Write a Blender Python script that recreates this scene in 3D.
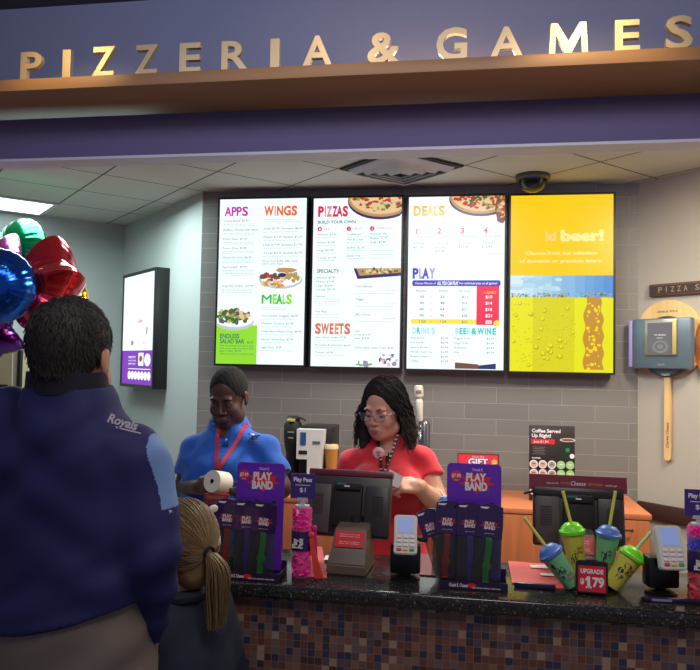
import bpy, bmesh, math, random
import numpy as np
from mathutils import Vector, Matrix, noise
from mathutils.bvhtree import BVHTree

for o in list(bpy.data.objects): bpy.data.objects.remove(o)
SC = bpy.context.scene
COL = SC.collection
PI = math.pi
R = math.radians
random.seed(5)

# ------------------------------------------------------------------ camera
FPX = 720.0
CAMZ = 1.65
YAW, PITCH, ROLL = R(9.1), R(2.4), 0.0185
CAMR = (Matrix.Rotation(YAW, 4, 'Z') @ Matrix.Rotation(R(90) + PITCH, 4, 'X') @ Matrix.Rotation(ROLL, 4, 'Z'))
CAMM = Matrix.Translation((0, 0, CAMZ)) @ CAMR
cam_data = bpy.data.cameras.new('camera')
cam_data.sensor_fit = 'HORIZONTAL'; cam_data.sensor_width = 36.0
cam_data.lens = 36.0 * FPX / 700.0
cam_data.clip_start = 0.02
cam = bpy.data.objects.new('camera', cam_data); COL.objects.link(cam)
cam.matrix_world = CAMM
SC.camera = cam

def ray(px, py):
    d = CAMR.to_3x3() @ Vector(((px - 350) / FPX, -(py - 335) / FPX, -1.0))
    return d
def at(px, py, Y):                     # point of the vertical plane y = Y seen at a photo coordinate
    d = ray(px, py); t = Y / d.y
    return Vector((d.x * t, Y, CAMZ + d.z * t))
def atz(px, py, z):                    # point of the level plane at height z
    d = ray(px, py); t = (z - CAMZ) / d.z
    return Vector((d.x * t, d.y * t, z))
def proj(p):
    q = CAMM.inverted() @ Vector(p)
    return (350 + FPX * q.x / -q.z, 335 - FPX * q.y / -q.z, -q.z)
def sc(px, Y):                         # photo px per metre there
    return FPX / proj(at(px, 365, Y))[2]

# ------------------------------------------------------------------ world, lights, exposure
w = bpy.data.worlds.new('world'); SC.world = w; w.use_nodes = True
bg = w.node_tree.nodes['Background']
bg.inputs[0].default_value = (0.34, 0.33, 0.46, 1); bg.inputs[1].default_value = 0.46
vs = SC.view_settings
vs.view_transform = 'Standard'; vs.look = 'None'; vs.gamma = 1.0; vs.use_curve_mapping = False
vs.exposure = 0.0

def lamp(name, kind, loc, target, power, color, size=0.3, size_y=None, spot=60, blend=0.5):
    l = bpy.data.lights.new(name, kind); l.energy = power; l.color = color
    if kind == 'AREA':
        l.shape = 'RECTANGLE' if size_y else 'SQUARE'; l.size = size
        if size_y: l.size_y = size_y
    elif kind == 'SPOT':
        l.spot_size = R(spot); l.spot_blend = blend; l.shadow_soft_size = size
    else: l.shadow_soft_size = size
    o = bpy.data.objects.new(name, l); COL.objects.link(o)
    o.location = loc
    d = Vector(target) - Vector(loc)
    o.rotation_euler = d.to_track_quat('-Z', 'Y').to_euler()
    return o

# main planes of the place
YC = 1.93            # front of the granite top
YB = 4.72            # back wall
ZT = 1.05            # counter top height
ZCEIL = 2.83
TP_ = 0.535          # ceiling tile pitch
YW = 2.95            # face of the bulkhead
YL = 2.625           # face of the ledge
# left kitchen troffer and two hall spots, plus added fill lamps
lamp('kitchen_fill_centre', 'AREA', (-0.1, 3.45, ZCEIL - 0.03), (-0.1, 3.3, 0), 55, (1.0, 0.95, 0.88), 0.6, 1.2)  # added fill for staff and tills, hidden by the bulkhead
lamp('kitchen_fill_right', 'AREA', (1.55, 3.15, ZCEIL - 0.03), (1.65, 3.2, 0), 95, (1.0, 0.84, 0.62), 0.6, 0.6)  # added warm fill for the right wall, out of view
lamp('troffer_light_left', 'AREA', (-2.55, 4.35, ZCEIL - 0.04), (-2.5, 4.2, 0), 40, (0.80, 1.0, 0.97), 1.0, 0.6)
lamp('hall_spot_left', 'SPOT', (-1.6, 2.15, 3.12), (-1.62, 2.62, 2.76), 20, (1.0, 0.72, 0.36), 0.03, spot=62, blend=1.0)
lamp('hall_spot_right', 'SPOT', (0.45, 2.15, 3.12), (0.45, 2.62, 2.76), 22, (1.0, 0.72, 0.34), 0.03, spot=68, blend=1.0)
lamp('hall_fill_middle', 'SPOT', (-.55, 2.1, 3.12), (-.55, 2.62, 2.80), 3.5, (1.0, 0.78, 0.5), 0.03, spot=100, blend=1.0)  # added dim fill for the middle letters, no fixture there
lamp('hall_wall_fill', 'AREA', (-.5, 1.2, 3.12), (-.5, 2.95, 2.75), 15, (0.74, 0.78, 1.0), 2.6, 0.3)  # added bluish fill that brightens the wall behind the letters
lamp('counter_front_fill', 'AREA', (0.3, 0.55, 3.05), (0.3, 1.9, 0.75), 20, (1.0, 0.86, 0.74), 0.7, 0.7)  # added fill for the mosaic front, source unseen

# ------------------------------------------------------------------ materials
def s2l(c):
    c = c / 255.0
    return c / 12.92 if c <= 0.04045 else ((c + 0.055) / 1.055) ** 2.4
def rgb(r, g, b): return (s2l(r), s2l(g), s2l(b), 1.0)
MATS = {}
def mat(name, col=(200, 200, 200), rough=0.6, metal=0.0, emit=None, es=1.0, alpha=1.0, trans=0.0, coat=0.0, noise_amt=0.0, noise_scale=20, bump=0.0, bump_scale=200, spec=0.5, sheen=0.0):
    if name in MATS: return MATS[name]
    m = bpy.data.materials.new(name); m.use_nodes = True
    nt = m.node_tree; b = nt.nodes['Principled BSDF']
    c = rgb(*col)
    b.inputs['Base Color'].default_value = c
    b.inputs['Roughness'].default_value = rough
    b.inputs['Metallic'].default_value = metal
    b.inputs['Alpha'].default_value = alpha
    b.inputs['Transmission Weight'].default_value = trans
    b.inputs['Coat Weight'].default_value = coat
    b.inputs['Specular IOR Level'].default_value = spec
    b.inputs['Sheen Weight'].default_value = sheen
    if emit:
        b.inputs['Emission Color'].default_value = rgb(*emit); b.inputs['Emission Strength'].default_value = es
    if noise_amt or bump:
        tc = nt.nodes.new('ShaderNodeTexCoord')
    if noise_amt:
        n = nt.nodes.new('ShaderNodeTexNoise'); n.inputs['Scale'].default_value = noise_scale; n.inputs['Detail'].default_value = 4
        nt.links.new(tc.outputs['Object'], n.inputs['Vector'])
        mx = nt.nodes.new('ShaderNodeMix'); mx.data_type = 'RGBA'
        mx.inputs[6].default_value = tuple(x * (1 - noise_amt) for x in c[:3]) + (1,)
        mx.inputs[7].default_value = tuple(min(1, x * (1 + noise_amt)) for x in c[:3]) + (1,)
        nt.links.new(n.outputs['Fac'], mx.inputs[0]); nt.links.new(mx.outputs[2], b.inputs['Base Color'])
    if bump:
        n2 = nt.nodes.new('ShaderNodeTexNoise'); n2.inputs['Scale'].default_value = bump_scale; n2.inputs['Detail'].default_value = 3
        nt.links.new(tc.outputs['Object'], n2.inputs['Vector'])
        bp = nt.nodes.new('ShaderNodeBump'); bp.inputs['Strength'].default_value = bump; bp.inputs['Distance'].default_value = 0.002
        nt.links.new(n2.outputs['Fac'], bp.inputs['Height']); nt.links.new(bp.outputs[0], b.inputs['Normal'])
    MATS[name] = m
    return m
def emis(name, col, s=1.0):            # a lit screen or lamp colour
    return mat(name, (5, 5, 5), 0.3, emit=col, es=s)

def grid_math(nt, sock, pitch, off=0.0):
    """returns (cell index, fraction) sockets"""
    a = nt.nodes.new('ShaderNodeMath'); a.operation = 'MULTIPLY_ADD'; a.inputs[1].default_value = 1 / pitch; a.inputs[2].default_value = off
    nt.links.new(sock, a.inputs[0])
    f = nt.nodes.new('ShaderNodeMath'); f.operation = 'FLOOR'; nt.links.new(a.outputs[0], f.inputs[0])
    g = nt.nodes.new('ShaderNodeMath'); g.operation = 'FRACT'; nt.links.new(a.outputs[0], g.inputs[0])
    return f.outputs[0], g.outputs[0]
def mth(nt, op, a, b=None, c=None):
    n = nt.nodes.new('ShaderNodeMath'); n.operation = op
    for i, v in enumerate((a, b, c)):
        if v is None: continue
        if isinstance(v, (int, float)): n.inputs[i].default_value = v
        else: nt.links.new(v, n.inputs[i])
    return n.outputs[0]

def mat_mosaic():
    m = bpy.data.materials.new('mosaic_tile'); m.use_nodes = True; nt = m.node_tree; b = nt.nodes['Principled BSDF']
    tc = nt.nodes.new('ShaderNodeTexCoord'); sx = nt.nodes.new('ShaderNodeSeparateXYZ'); nt.links.new(tc.outputs['Object'], sx.inputs[0])
    xy = mth(nt, 'ADD', sx.outputs[0], sx.outputs[1])
    fx, gx = grid_math(nt, xy, 0.0203); fz, gz = grid_math(nt, sx.outputs[2], 0.0203)
    cb = nt.nodes.new('ShaderNodeCombineXYZ'); nt.links.new(fx, cb.inputs[0]); nt.links.new(fz, cb.inputs[1])
    wn = nt.nodes.new('ShaderNodeTexWhiteNoise'); wn.noise_dimensions = '3D'; nt.links.new(cb.outputs[0], wn.inputs[0])
    cr = nt.nodes.new('ShaderNodeValToRGB'); cr.color_ramp.interpolation = 'CONSTANT'
    cols = [(0, (110, 74, 66)), (.22, (98, 62, 54)), (.36, (48, 50, 78)), (.52, (106, 86, 84)), (.66, (84, 70, 80)), (.78, (66, 48, 46)), (.85, (150, 128, 108)), (.93, (124, 92, 76))]
    el = cr.color_ramp.elements
    el[0].position = 0; el[0].color = rgb(*cols[0][1]); el[1].position = cols[1][0]; el[1].color = rgb(*cols[1][1])
    for p, c in cols[2:]:
        e = el.new(p); e.color = rgb(*c)
    nt.links.new(wn.outputs[0], cr.inputs[0])
    t = 0.055
    g1 = mth(nt, 'LESS_THAN', gx, t); g2 = mth(nt, 'LESS_THAN', gz, t); g = mth(nt, 'MAXIMUM', g1, g2)
    mx = nt.nodes.new('ShaderNodeMix'); mx.data_type = 'RGBA'; nt.links.new(g, mx.inputs[0]); nt.links.new(cr.outputs[0], mx.inputs[6]); mx.inputs[7].default_value = rgb(128, 108, 100)
    nt.links.new(mx.outputs[2], b.inputs['Base Color'])
    rr = mth(nt, 'MULTIPLY_ADD', g, 0.4, 0.35); nt.links.new(rr, b.inputs['Roughness'])
    return m
def mat_granite():
    m = bpy.data.materials.new('granite'); m.use_nodes = True; nt = m.node_tree; b = nt.nodes['Principled BSDF']
    tc = nt.nodes.new('ShaderNodeTexCoord')
    v = nt.nodes.new('ShaderNodeTexVoronoi'); v.inputs['Scale'].default_value = 260; nt.links.new(tc.outputs['Object'], v.inputs['Vector'])
    cr = nt.nodes.new('ShaderNodeValToRGB'); cr.color_ramp.interpolation = 'CONSTANT'
    el = cr.color_ramp.elements; el[0].color = rgb(30, 31, 30); el[1].position = .55; el[1].color = rgb(42, 43, 41)
    e = el.new(.84); e.color = rgb(56, 58, 54); e = el.new(.96); e.color = rgb(96, 96, 90)
    sp = nt.nodes.new('ShaderNodeSeparateColor'); nt.links.new(v.outputs['Color'], sp.inputs[0]); nt.links.new(sp.outputs[0], cr.inputs[0])
    nt.links.new(cr.outputs[0], b.inputs['Base Color'])
    b.inputs['Roughness'].default_value = 0.16
    return m
def mat_tilewall():
    m = bpy.data.materials.new('grey_block_tile'); m.use_nodes = True; nt = m.node_tree; b = nt.nodes['Principled BSDF']
    tc = nt.nodes.new('ShaderNodeTexCoord'); mp = nt.nodes.new('ShaderNodeMapping'); mp.inputs['Rotation'].default_value = (R(-90), 0, 0)
    nt.links.new(tc.outputs['Object'], mp.inputs[0])
    br = nt.nodes.new('ShaderNodeTexBrick'); nt.links.new(mp.outputs[0], br.inputs['Vector'])
    br.inputs['Scale'].default_value = 1.0; br.inputs['Brick Width'].default_value = 0.405; br.inputs['Row Height'].default_value = 0.1016
    br.inputs['Mortar Size'].default_value = 0.0022; br.inputs['Mortar Smooth'].default_value = 0.2; br.offset = 0.5
    br.inputs['Color1'].default_value = rgb(122, 121, 118); br.inputs['Color2'].default_value = rgb(116, 115, 113); br.inputs['Mortar'].default_value = rgb(150, 148, 144)
    nt.links.new(br.outputs[0], b.inputs['Base Color']); b.inputs['Roughness'].default_value = 0.5
    bp = nt.nodes.new('ShaderNodeBump'); bp.invert = True; bp.inputs['Distance'].default_value = 0.003; bp.inputs['Strength'].default_value = .6
    nt.links.new(br.outputs['Fac'], bp.inputs['Height']); nt.links.new(bp.outputs[0], b.inputs['Normal'])
    return m
def mat_ceiling():
    m = bpy.data.materials.new('ceiling_tile'); m.use_nodes = True; nt = m.node_tree; b = nt.nodes['Principled BSDF']
    tc = nt.nodes.new('ShaderNodeTexCoord'); sx = nt.nodes.new('ShaderNodeSeparateXYZ'); nt.links.new(tc.outputs['Object'], sx.inputs[0])
    _, gx = grid_math(nt, sx.outputs[0], TP_, 0.0); _, gy = grid_math(nt, sx.outputs[1], TP_, 0.0)
    def edge(g): return mth(nt, 'LESS_THAN', mth(nt, 'ABSOLUTE', mth(nt, 'SUBTRACT', mth(nt, 'FRACT', mth(nt, 'ADD', g, 0.5)), 0.5)), 0.011)
    g = mth(nt, 'MAXIMUM', edge(gx), edge(gy))
    n = nt.nodes.new('ShaderNodeTexNoise'); n.inputs['Scale'].default_value = 1.7; nt.links.new(tc.outputs['Object'], n.inputs['Vector'])
    c0 = nt.nodes.new('ShaderNodeMix'); c0.data_type = 'RGBA'; nt.links.new(n.outputs[0], c0.inputs[0]); c0.inputs[6].default_value = rgb(176, 176, 170); c0.inputs[7].default_value = rgb(196, 198, 192)
    mx = nt.nodes.new('ShaderNodeMix'); mx.data_type = 'RGBA'; nt.links.new(g, mx.inputs[0]); nt.links.new(c0.outputs[2], mx.inputs[6]); mx.inputs[7].default_value = rgb(70, 72, 72)
    nt.links.new(mx.outputs[2], b.inputs['Base Color']); b.inputs['Roughness'].default_value = 0.9
    return m
def mat_wood(name, c1, c2, scale=6, axis=2, rough=0.45):
    m = bpy.data.materials.new(name); m.use_nodes = True; nt = m.node_tree; b = nt.nodes['Principled BSDF']
    tc = nt.nodes.new('ShaderNodeTexCoord'); mp = nt.nodes.new('ShaderNodeMapping')
    s = [scale * 5] * 3; s[axis] = scale * .5; mp.inputs['Scale'].default_value = s
    nt.links.new(tc.outputs['Object'], mp.inputs[0])
    n = nt.nodes.new('ShaderNodeTexNoise'); n.inputs['Scale'].default_value = 1.0; n.inputs['Detail'].default_value = 6; n.inputs['Distortion'].default_value = .8
    nt.links.new(mp.outputs[0], n.inputs['Vector'])
    cr = nt.nodes.new('ShaderNodeValToRGB'); cr.color_ramp.elements[0].position = .3; cr.color_ramp.elements[1].position = .7
    cr.color_ramp.elements[0].color = rgb(*c1); cr.color_ramp.elements[1].color = rgb(*c2)
    nt.links.new(n.outputs[0], cr.inputs[0]); nt.links.new(cr.outputs[0], b.inputs['Base Color']); b.inputs['Roughness'].default_value = rough
    return m

# ------------------------------------------------------------------ mesh helpers
def tag(o, label=None, cat=None, group=None, kind=None):
    if label: o['label'] = label
    if cat: o['category'] = cat
    if group: o['group'] = group
    if kind: o['kind'] = kind
    return o
def empty(name, loc, label, cat, rz=0.0, group=None):
    o = bpy.data.objects.new(name, None); COL.objects.link(o); o.empty_display_size = .05
    o.location = loc; o.rotation_euler = (0, 0, rz)
    return tag(o, label, cat, group)
def link_mesh(name, me, mats, parent=None):
    for m in (mats if isinstance(mats, (list, tuple)) else [mats]): me.materials.append(m)
    o = bpy.data.objects.new(name, me); COL.objects.link(o)
    if parent: o.parent = parent
    return o
TXT = {}
def text_geo(s, bold=0.0, space=1.0, shear=0.0, res=3):
    k = (s, bold, space, shear, res)
    if k in TXT: return TXT[k]
    cu = bpy.data.curves.new('t', 'FONT'); cu.body = s; cu.align_x = 'LEFT'; cu.offset = bold; cu.space_character = space; cu.shear = shear
    cu.resolution_u = res; cu.size = 1.0
    ob = bpy.data.objects.new('t', cu); COL.objects.link(ob)
    dg = bpy.context.evaluated_depsgraph_get(); ev = ob.evaluated_get(dg); me = ev.to_mesh()
    vs_ = [(v.co.x, v.co.y) for v in me.vertices]; fs = [tuple(p.vertices) for p in me.polygons]
    ev.to_mesh_clear(); bpy.data.objects.remove(ob); bpy.data.curves.remove(cu)
    if vs_:
        x0 = min(v[0] for v in vs_); x1 = max(v[0] for v in vs_)
    else: x0 = x1 = 0
    TXT[k] = (vs_, fs, x0, x1)
    return TXT[k]

class MB:
    """collects shapes, linked as one mesh object"""
    def __init__(s): s.bm = bmesh.new(); s.M = Matrix.Identity(4)
    def at(s, M): s.M = M; return s
    def _v(s, co): return s.bm.verts.new(s.M @ Vector(co))
    def faces(s, verts, faces, mi=0, smooth=False):
        vv = [s._v(v) for v in verts]
        for f in faces:
            try:
                fc = s.bm.faces.new([vv[i] for i in f]); fc.material_index = mi; fc.smooth = smooth
            except ValueError: pass
        return s
    def box(s, c, d, mi=0, rot=None, bev=0.0, seg=2):
        t = bmesh.new(); bmesh.ops.create_cube(t, size=1.0)
        bmesh.ops.scale(t, vec=d, verts=t.verts)
        if bev: bmesh.ops.bevel(t, geom=list(t.edges), offset=bev, segments=seg, affect='EDGES', profile=0.5)
        M = Matrix.Translation(c)
        if rot is not None: M = M @ (rot if isinstance(rot, Matrix) else Matrix.Rotation(rot, 4, 'Z'))
        return s.merge(t, M, mi, smooth=False)
    def merge(s, t, M, mi=0, smooth=False):
        A = s.M @ M; mp = {}
        for v in t.verts: mp[v] = s.bm.verts.new(A @ v.co)
        for f in t.faces:
            try:
                n = s.bm.faces.new([mp[v] for v in f.verts]); n.material_index = mi; n.smooth = smooth or f.smooth
            except ValueError: pass
        t.free(); return s
    def lathe(s, prof, n=24, mi=0, M=None, cap=True):
        """prof: (r, z) pairs"""
        M = M or Matrix.Identity(4); A = s.M @ M; rings = []
        for r, z in prof:
            if r < 1e-6: rings.append([s.bm.verts.new(A @ Vector((0, 0, z)))])
            else: rings.append([s.bm.verts.new(A @ Vector((r * math.cos(2 * PI * i / n), r * math.sin(2 * PI * i / n), z))) for i in range(n)])
        for a, b in zip(rings[:-1], rings[1:]):
            for i in range(n):
                j = (i + 1) % n
                if len(a) == 1 and len(b) == 1: continue
                if len(a) == 1: q = [a[0], b[j], b[i]]
                elif len(b) == 1: q = [a[i], a[j], b[0]]
                else: q = [a[i], a[j], b[j], b[i]]
                try: f = s.bm.faces.new(q); f.material_index = mi; f.smooth = True
                except ValueError: pass
        if cap:
            for rg in (rings[0], rings[-1]):
                if len(rg) > 2:
                    f = s.bm.faces.new(rg); f.material_index = mi
        return s
    def cyl(s, c, r, h, n=24, mi=0, M=None, r2=None):
        M = Matrix.Translation(c) @ (M or Matrix.Identity(4))
        return s.lathe([(r, -h / 2), (r if r2 is None else r2, h / 2)], n, mi, M)
    def sph(s, c, rr, mi=0, n=16, rot=None):
        if isinstance(rr, (int, float)): rr = (rr,) * 3
        M = Matrix.Translation(c) @ (rot or Matrix.Identity(4)) @ Matrix.Diagonal((*rr, 1))
        return s.lathe([(math.sin(PI * k / n), -math.cos(PI * k / n)) for k in range(n + 1)], n * 2 if n < 12 else 24, mi, M)
    def tube(s, pts, r, n=8, mi=0, closed=False, flat=None):
        """sweep; r number or list; flat=(w,t,up) sweeps a ribbon instead"""
        pts = [Vector(p) for p in pts]; L = len(pts); rings = []
        up = Vector((0, 0, 1)); prev = None
        for i, p in enumerate(pts):
            a = pts[i - 1] if (i > 0 or closed) else pts[i]; b = pts[(i + 1) % L] if (i < L - 1 or closed) else pts[i]
            t = (b - a).normalized()
            if flat:
                u = Vector(flat[2]); x = t.cross(u).normalized(); y = x.cross(t).normalized()
                w_, th = flat[0] / 2, flat[1] / 2
                rings.append([s._v(p + x * sx * w_ + y * sy * th) for sx, sy in ((-1, -1), (1, -1), (1, 1), (-1, 1))])
            else:
                if prev is None:
                    x = t.orthogonal().normalized()
                else: x = (prev - t * prev.dot(t)).normalized()
                prev = x; y = t.cross(x)
                ri = r[i] if isinstance(r, (list, tuple)) else r
                rings.append([s._v(p + (x * math.cos(2 * PI * k / n) + y * math.sin(2 * PI * k / n)) * ri) for k in range(n)])
        m = len(rings[0])
        rng = range(L) if closed else range(L - 1)
        for i in rng:
            a, b = rings[i], rings[(i + 1) % L]
            for k in range(m):
                j = (k + 1) % m
                f = s.bm.faces.new([a[k], a[j], b[j], b[k]]); f.material_index = mi; f.smooth = not flat
        if not closed:
            for rg in (rings[0][::-1], rings[-1]):
                f = s.bm.faces.new(rg); f.material_index = mi
        return s
    def prism(s, poly, t, mi=0, M=None, smooth=False):
        """2D outline in local x,z; thickness t along +y (centre 0)"""
        M = M or Matrix.Identity(4); A = s.M @ M
        a = [s.bm.verts.new(A @ Vector((x, -t / 2, z))) for x, z in poly]; b = [s.bm.verts.new(A @ Vector((x, t / 2, z))) for x, z in poly]
        f = s.bm.faces.new(a); f.material_index = mi; f = s.bm.faces.new(b[::-1]); f.material_index = mi
        n = len(poly)
        for i in range(n):
            j = (i + 1) % n; f = s.bm.faces.new([a[j], a[i], b[i], b[j]]); f.material_index = mi; f.smooth = smooth
        return s
    def text(s, txt, x, z, h, mi=0, y=0.0, align='C', width=None, bold=0.0, space=1.0, shear=0.0, M=None, extr=0.0):
        """text facing -y; h = cap height; x by align; z = baseline"""
        if bold and not extr and any(c_ in txt for c_ in 'M1'):      # these glyphs do not take an outline offset: overprint instead
            for dx, dz_ in ((-.5, -.4), (.5, -.4), (-.5, .4), (.5, .4), (0, 0)):
                y -= .000006; s.text(txt, x + dx * bold * h, z + dz_ * bold * h, h, mi, y, align, width, 0.0, space, shear, M)
            return s
        vv, ff, x0, x1 = text_geo(txt, bold, space, shear)
        if not vv: return s
        k = h / 0.70; kx = k
        if width: kx = width / max(1e-6, (x1 - x0))
        if align == 'C': off = x - (x0 + x1) / 2 * kx
        elif align == 'R': off = x - x1 * kx
        else: off = x - x0 * kx
        A = s.M @ (M or Matrix.Identity(4))
        a = [s.bm.verts.new(A @ Vector((v[0] * kx + off, y, v[1] * k + z))) for v in vv]
        for f in ff:
            try: q = s.bm.faces.new([a[i] for i in f]); q.material_index = mi
            except ValueError: pass
        if extr:
            b = [s.bm.verts.new(A @ Vector((v[0] * kx + off, y + extr, v[1] * k + z))) for v in vv]
            cnt = {}
            for f in ff:
                q = s.bm.faces.new([b[i] for i in reversed(f)]); q.material_index = mi
                for i in range(len(f)):
                    e = (f[i], f[(i + 1) % len(f)]); cnt[e] = 1
            for (i, j) in cnt:
                if (j, i) not in cnt:
                    q = s.bm.faces.new([a[j], a[i], b[i], b[j]]); q.material_index = mi
        return s
    def quad(s, x0, z0, x1, z1, mi=0, y=0.0):
        return s.faces([(x0, y, z0), (x1, y, z0), (x1, y, z1), (x0, y, z1)], [(0, 1, 2, 3)], mi)
    def disc(s, x, z, rx, rz, mi=0, y=0.0, n=20, jag=0.0, a0=0.0, a1=2 * PI, clip=None):
        pts = []
        full = abs(a1 - a0 - 2 * PI) < 1e-6
        for i in range(n + (0 if full else 1)):
            a = a0 + (a1 - a0) * i / n; q = 1 + random.uniform(-jag, jag)
            px, pz = x + rx * q * math.cos(a), z + rz * q * math.sin(a)
            if clip: px = min(max(px, clip[0]), clip[2]); pz = min(max(pz, clip[1]), clip[3])
            pts.append((px, y, pz))
        return s.faces(pts, [tuple(range(len(pts)))], mi)
    def build(s, name, mats, parent=None, recalc=True):
        me = bpy.data.meshes.new(name)
        if recalc: bmesh.ops.recalc_face_normals(s.bm, faces=s.bm.faces)
        s.bm.to_mesh(me); s.bm.free(); me.set_sharp_from_angle(angle=R(42))
        return link_mesh(name, me, mats, parent)
def rrect(w, h, r, n=5, top_only=False):
    """rounded rectangle outline, origin bottom centre"""
    pts = []
    for cx, cz, a in ((w / 2 - r, r, -90), (w / 2 - r, h - r, 0), (-w / 2 + r, h - r, 90), (-w / 2 + r, r, 180)):
        if top_only and cz == r:
            pts.append((w / 2 if cx > 0 else -w / 2, 0)); continue
        for i in range(n + 1):
            t = R(a + 90 * i / n); pts.append((cx + r * math.cos(t), cz + r * math.sin(t)))
    return pts
def RX(a): return Matrix.Rotation(R(a), 4, 'X')
def RY(a): return Matrix.Rotation(R(a), 4, 'Y')
def RZ(a): return Matrix.Rotation(R(a), 4, 'Z')
def T(x, y, z): return Matrix.Translation((x, y, z))

# ------------------------------------------------------------------ implicit-surface builder for bodies, hair and clothes
class Field:
    def __init__(s, lo, hi, h=0.004):
        s.lo = np.array(lo, float); s.h = h
        s.n = np.ceil((np.array(hi) - s.lo) / h).astype(int) + 1
        s.v = np.full(s.n, 0.5, np.float32)
        s.ax = [(s.lo[i] + np.arange(s.n[i]) * h).astype(np.float32) for i in range(3)]
    def _win(s, lo, hi):
        a = np.clip(np.floor((np.array(lo) - s.lo) / s.h).astype(int), 0, s.n); b = np.clip(np.ceil((np.array(hi) - s.lo) / s.h).astype(int) + 1, 0, s.n)
        sl = tuple(slice(a[i], b[i]) for i in range(3))
        if any(b[i] <= a[i] for i in range(3)): return None, None
        return sl, (s.ax[0][sl[0]][:, None, None], s.ax[1][sl[1]][None, :, None], s.ax[2][sl[2]][None, None, :])
    def _mix(s, sl, d, k, sub):
        a = s.v[sl]
        if sub:
            if k <= 0: s.v[sl] = np.maximum(a, -d); return
            t = np.clip(0.5 - 0.5 * (a + d) / k, 0, 1)
            s.v[sl] = a * (1 - t) - d * t + k * t * (1 - t)
        else:
            if k <= 0: s.v[sl] = np.minimum(a, d); return
            t = np.clip(0.5 + 0.5 * (a - d) / k, 0, 1)
            s.v[sl] = a * (1 - t) + d * t - k * t * (1 - t)
    def ell(s, c, r, rot=None, k=0.01, sub=False):
        c = Vector(c); r = (r,) * 3 if isinstance(r, (int, float)) else r
        m = max(r) + k + 3 * s.h
        if rot is None:
            sl, P = s._win([c[i] - r[i] - k - 3 * s.h for i in range(3)], [c[i] + r[i] + k + 3 * s.h for i in range(3)])
        else: sl, P = s._win([x - m for x in c], [x + m for x in c])
        if sl is None: return s
        X, Y, Z = P[0] - c[0], P[1] - c[1], P[2] - c[2]
        if rot is not None:
            q = rot.to_3x3().inverted()
            X, Y, Z = (q[0][0] * X + q[0][1] * Y + q[0][2] * Z), (q[1][0] * X + q[1][1] * Y + q[1][2] * Z), (q[2][0] * X + q[2][1] * Y + q[2][2] * Z)
        k0 = np.sqrt((X / r[0]) ** 2 + (Y / r[1]) ** 2 + (Z / r[2]) ** 2) + 1e-9
        k1 = np.sqrt((X / r[0] ** 2) ** 2 + (Y / r[1] ** 2) ** 2 + (Z / r[2] ** 2) ** 2) + 1e-6
        s._mix(sl, (k0 * (k0 - 1) / k1).astype(np.float32), k, sub); return s
    def cap(s, a, b, ra, rb=None, k=0.01, sub=False, flat=False):
        rb = ra if rb is None else rb; a = Vector(a); b = Vector(b); m = max(ra, rb) + k + 3 * s.h
        sl, P = s._win([min(a[i], b[i]) - m for i in range(3)], [max(a[i], b[i]) + m for i in range(3)])
        if sl is None: return s
        ab = b - a; L2 = ab.dot(ab) + 1e-9
        X, Y, Z = P[0] - a[0], P[1] - a[1], P[2] - a[2]
        tr = (X * ab[0] + Y * ab[1] + Z * ab[2]) / L2; t = np.clip(tr, 0, 1)
        d = np.sqrt((X - ab[0] * t) ** 2 + (Y - ab[1] * t) ** 2 + (Z - ab[2] * t) ** 2) - (ra + (rb - ra) * t)
        if flat: d = np.maximum(d, (tr - 1) * math.sqrt(L2))
        s._mix(sl, d.astype(np.float32), k, sub); return s
    def loft(s, prof, k=0.01, p=2.3, sub=False):
        """prof rows: z, cx, cy, rx, ry ascending in z"""
        A = np.array(prof, float); z0, z1 = A[0, 0], A[-1, 0]; mx = max(A[:, 3].max() + abs(A[:, 1]).max(), 0); my = A[:, 4].max() + abs(A[:, 2]).max()
        g = k + 3 * s.h
        sl, P = s._win([A[:, 1].min() - A[:, 3].max() - g, A[:, 2].min() - A[:, 4].max() - g, z0 - g], [A[:, 1].max() + A[:, 3].max() + g, A[:, 2].max() + A[:, 4].max() + g, z1 + g])
        if sl is None: return s
        Z = P[2]; zz = np.linspace(z0, z1, 200)
        def I(c):
            v = np.interp(zz, A[:, 0], A[:, c]); ker = np.hanning(31); ker /= ker.sum()
            v = np.convolve(np.pad(v, 15, 'edge'), ker, 'valid'); return np.interp(Z, zz, v).astype(np.float32)
        cx, cy, rx, ry = I(1), I(2), I(3), I(4)
        q = (np.abs((P[0] - cx) / rx) ** p + np.abs((P[1] - cy) / ry) ** p) ** (1 / p)
        d = (q - 1) * np.minimum(rx, ry)
        d = np.maximum(d, np.maximum(z0 - Z, Z - z1)); s._mix(sl, d.astype(np.float32), k, sub); return s
    def rbox(s, c, half, rot, r=0.006, k=0.004):
        c = Vector(c); m = Vector(half).length + k + r + 3 * s.h
        sl, P = s._win([x - m for x in c], [x + m for x in c])
        if sl is None: return s
        X, Y, Z = P[0] - c[0], P[1] - c[1], P[2] - c[2]; q = rot.to_3x3().inverted()
        L = [np.abs(q[i][0] * X + q[i][1] * Y + q[i][2] * Z) - half[i] + r for i in range(3)]
        d = np.sqrt(sum(np.maximum(l, 0) ** 2 for l in L)) + np.minimum(np.maximum(np.maximum(L[0], L[1]), L[2]), 0) - r
        s._mix(sl, d.astype(np.float32), k, False); return s
    def plane(s, n, o, lo=None, hi=None):
        """keep the side where (p-o).n < 0"""
        lo = s.lo if lo is None else lo; hi = s.lo + s.n * s.h if hi is None else hi
        sl, P = s._win(lo, hi)
        n = Vector(n).normalized(); d = (P[0] - o[0]) * n[0] + (P[1] - o[1]) * n[1] + (P[2] - o[2]) * n[2]
        s.v[sl] = np.maximum(s.v[sl], d.astype(np.float32)); return s
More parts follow.
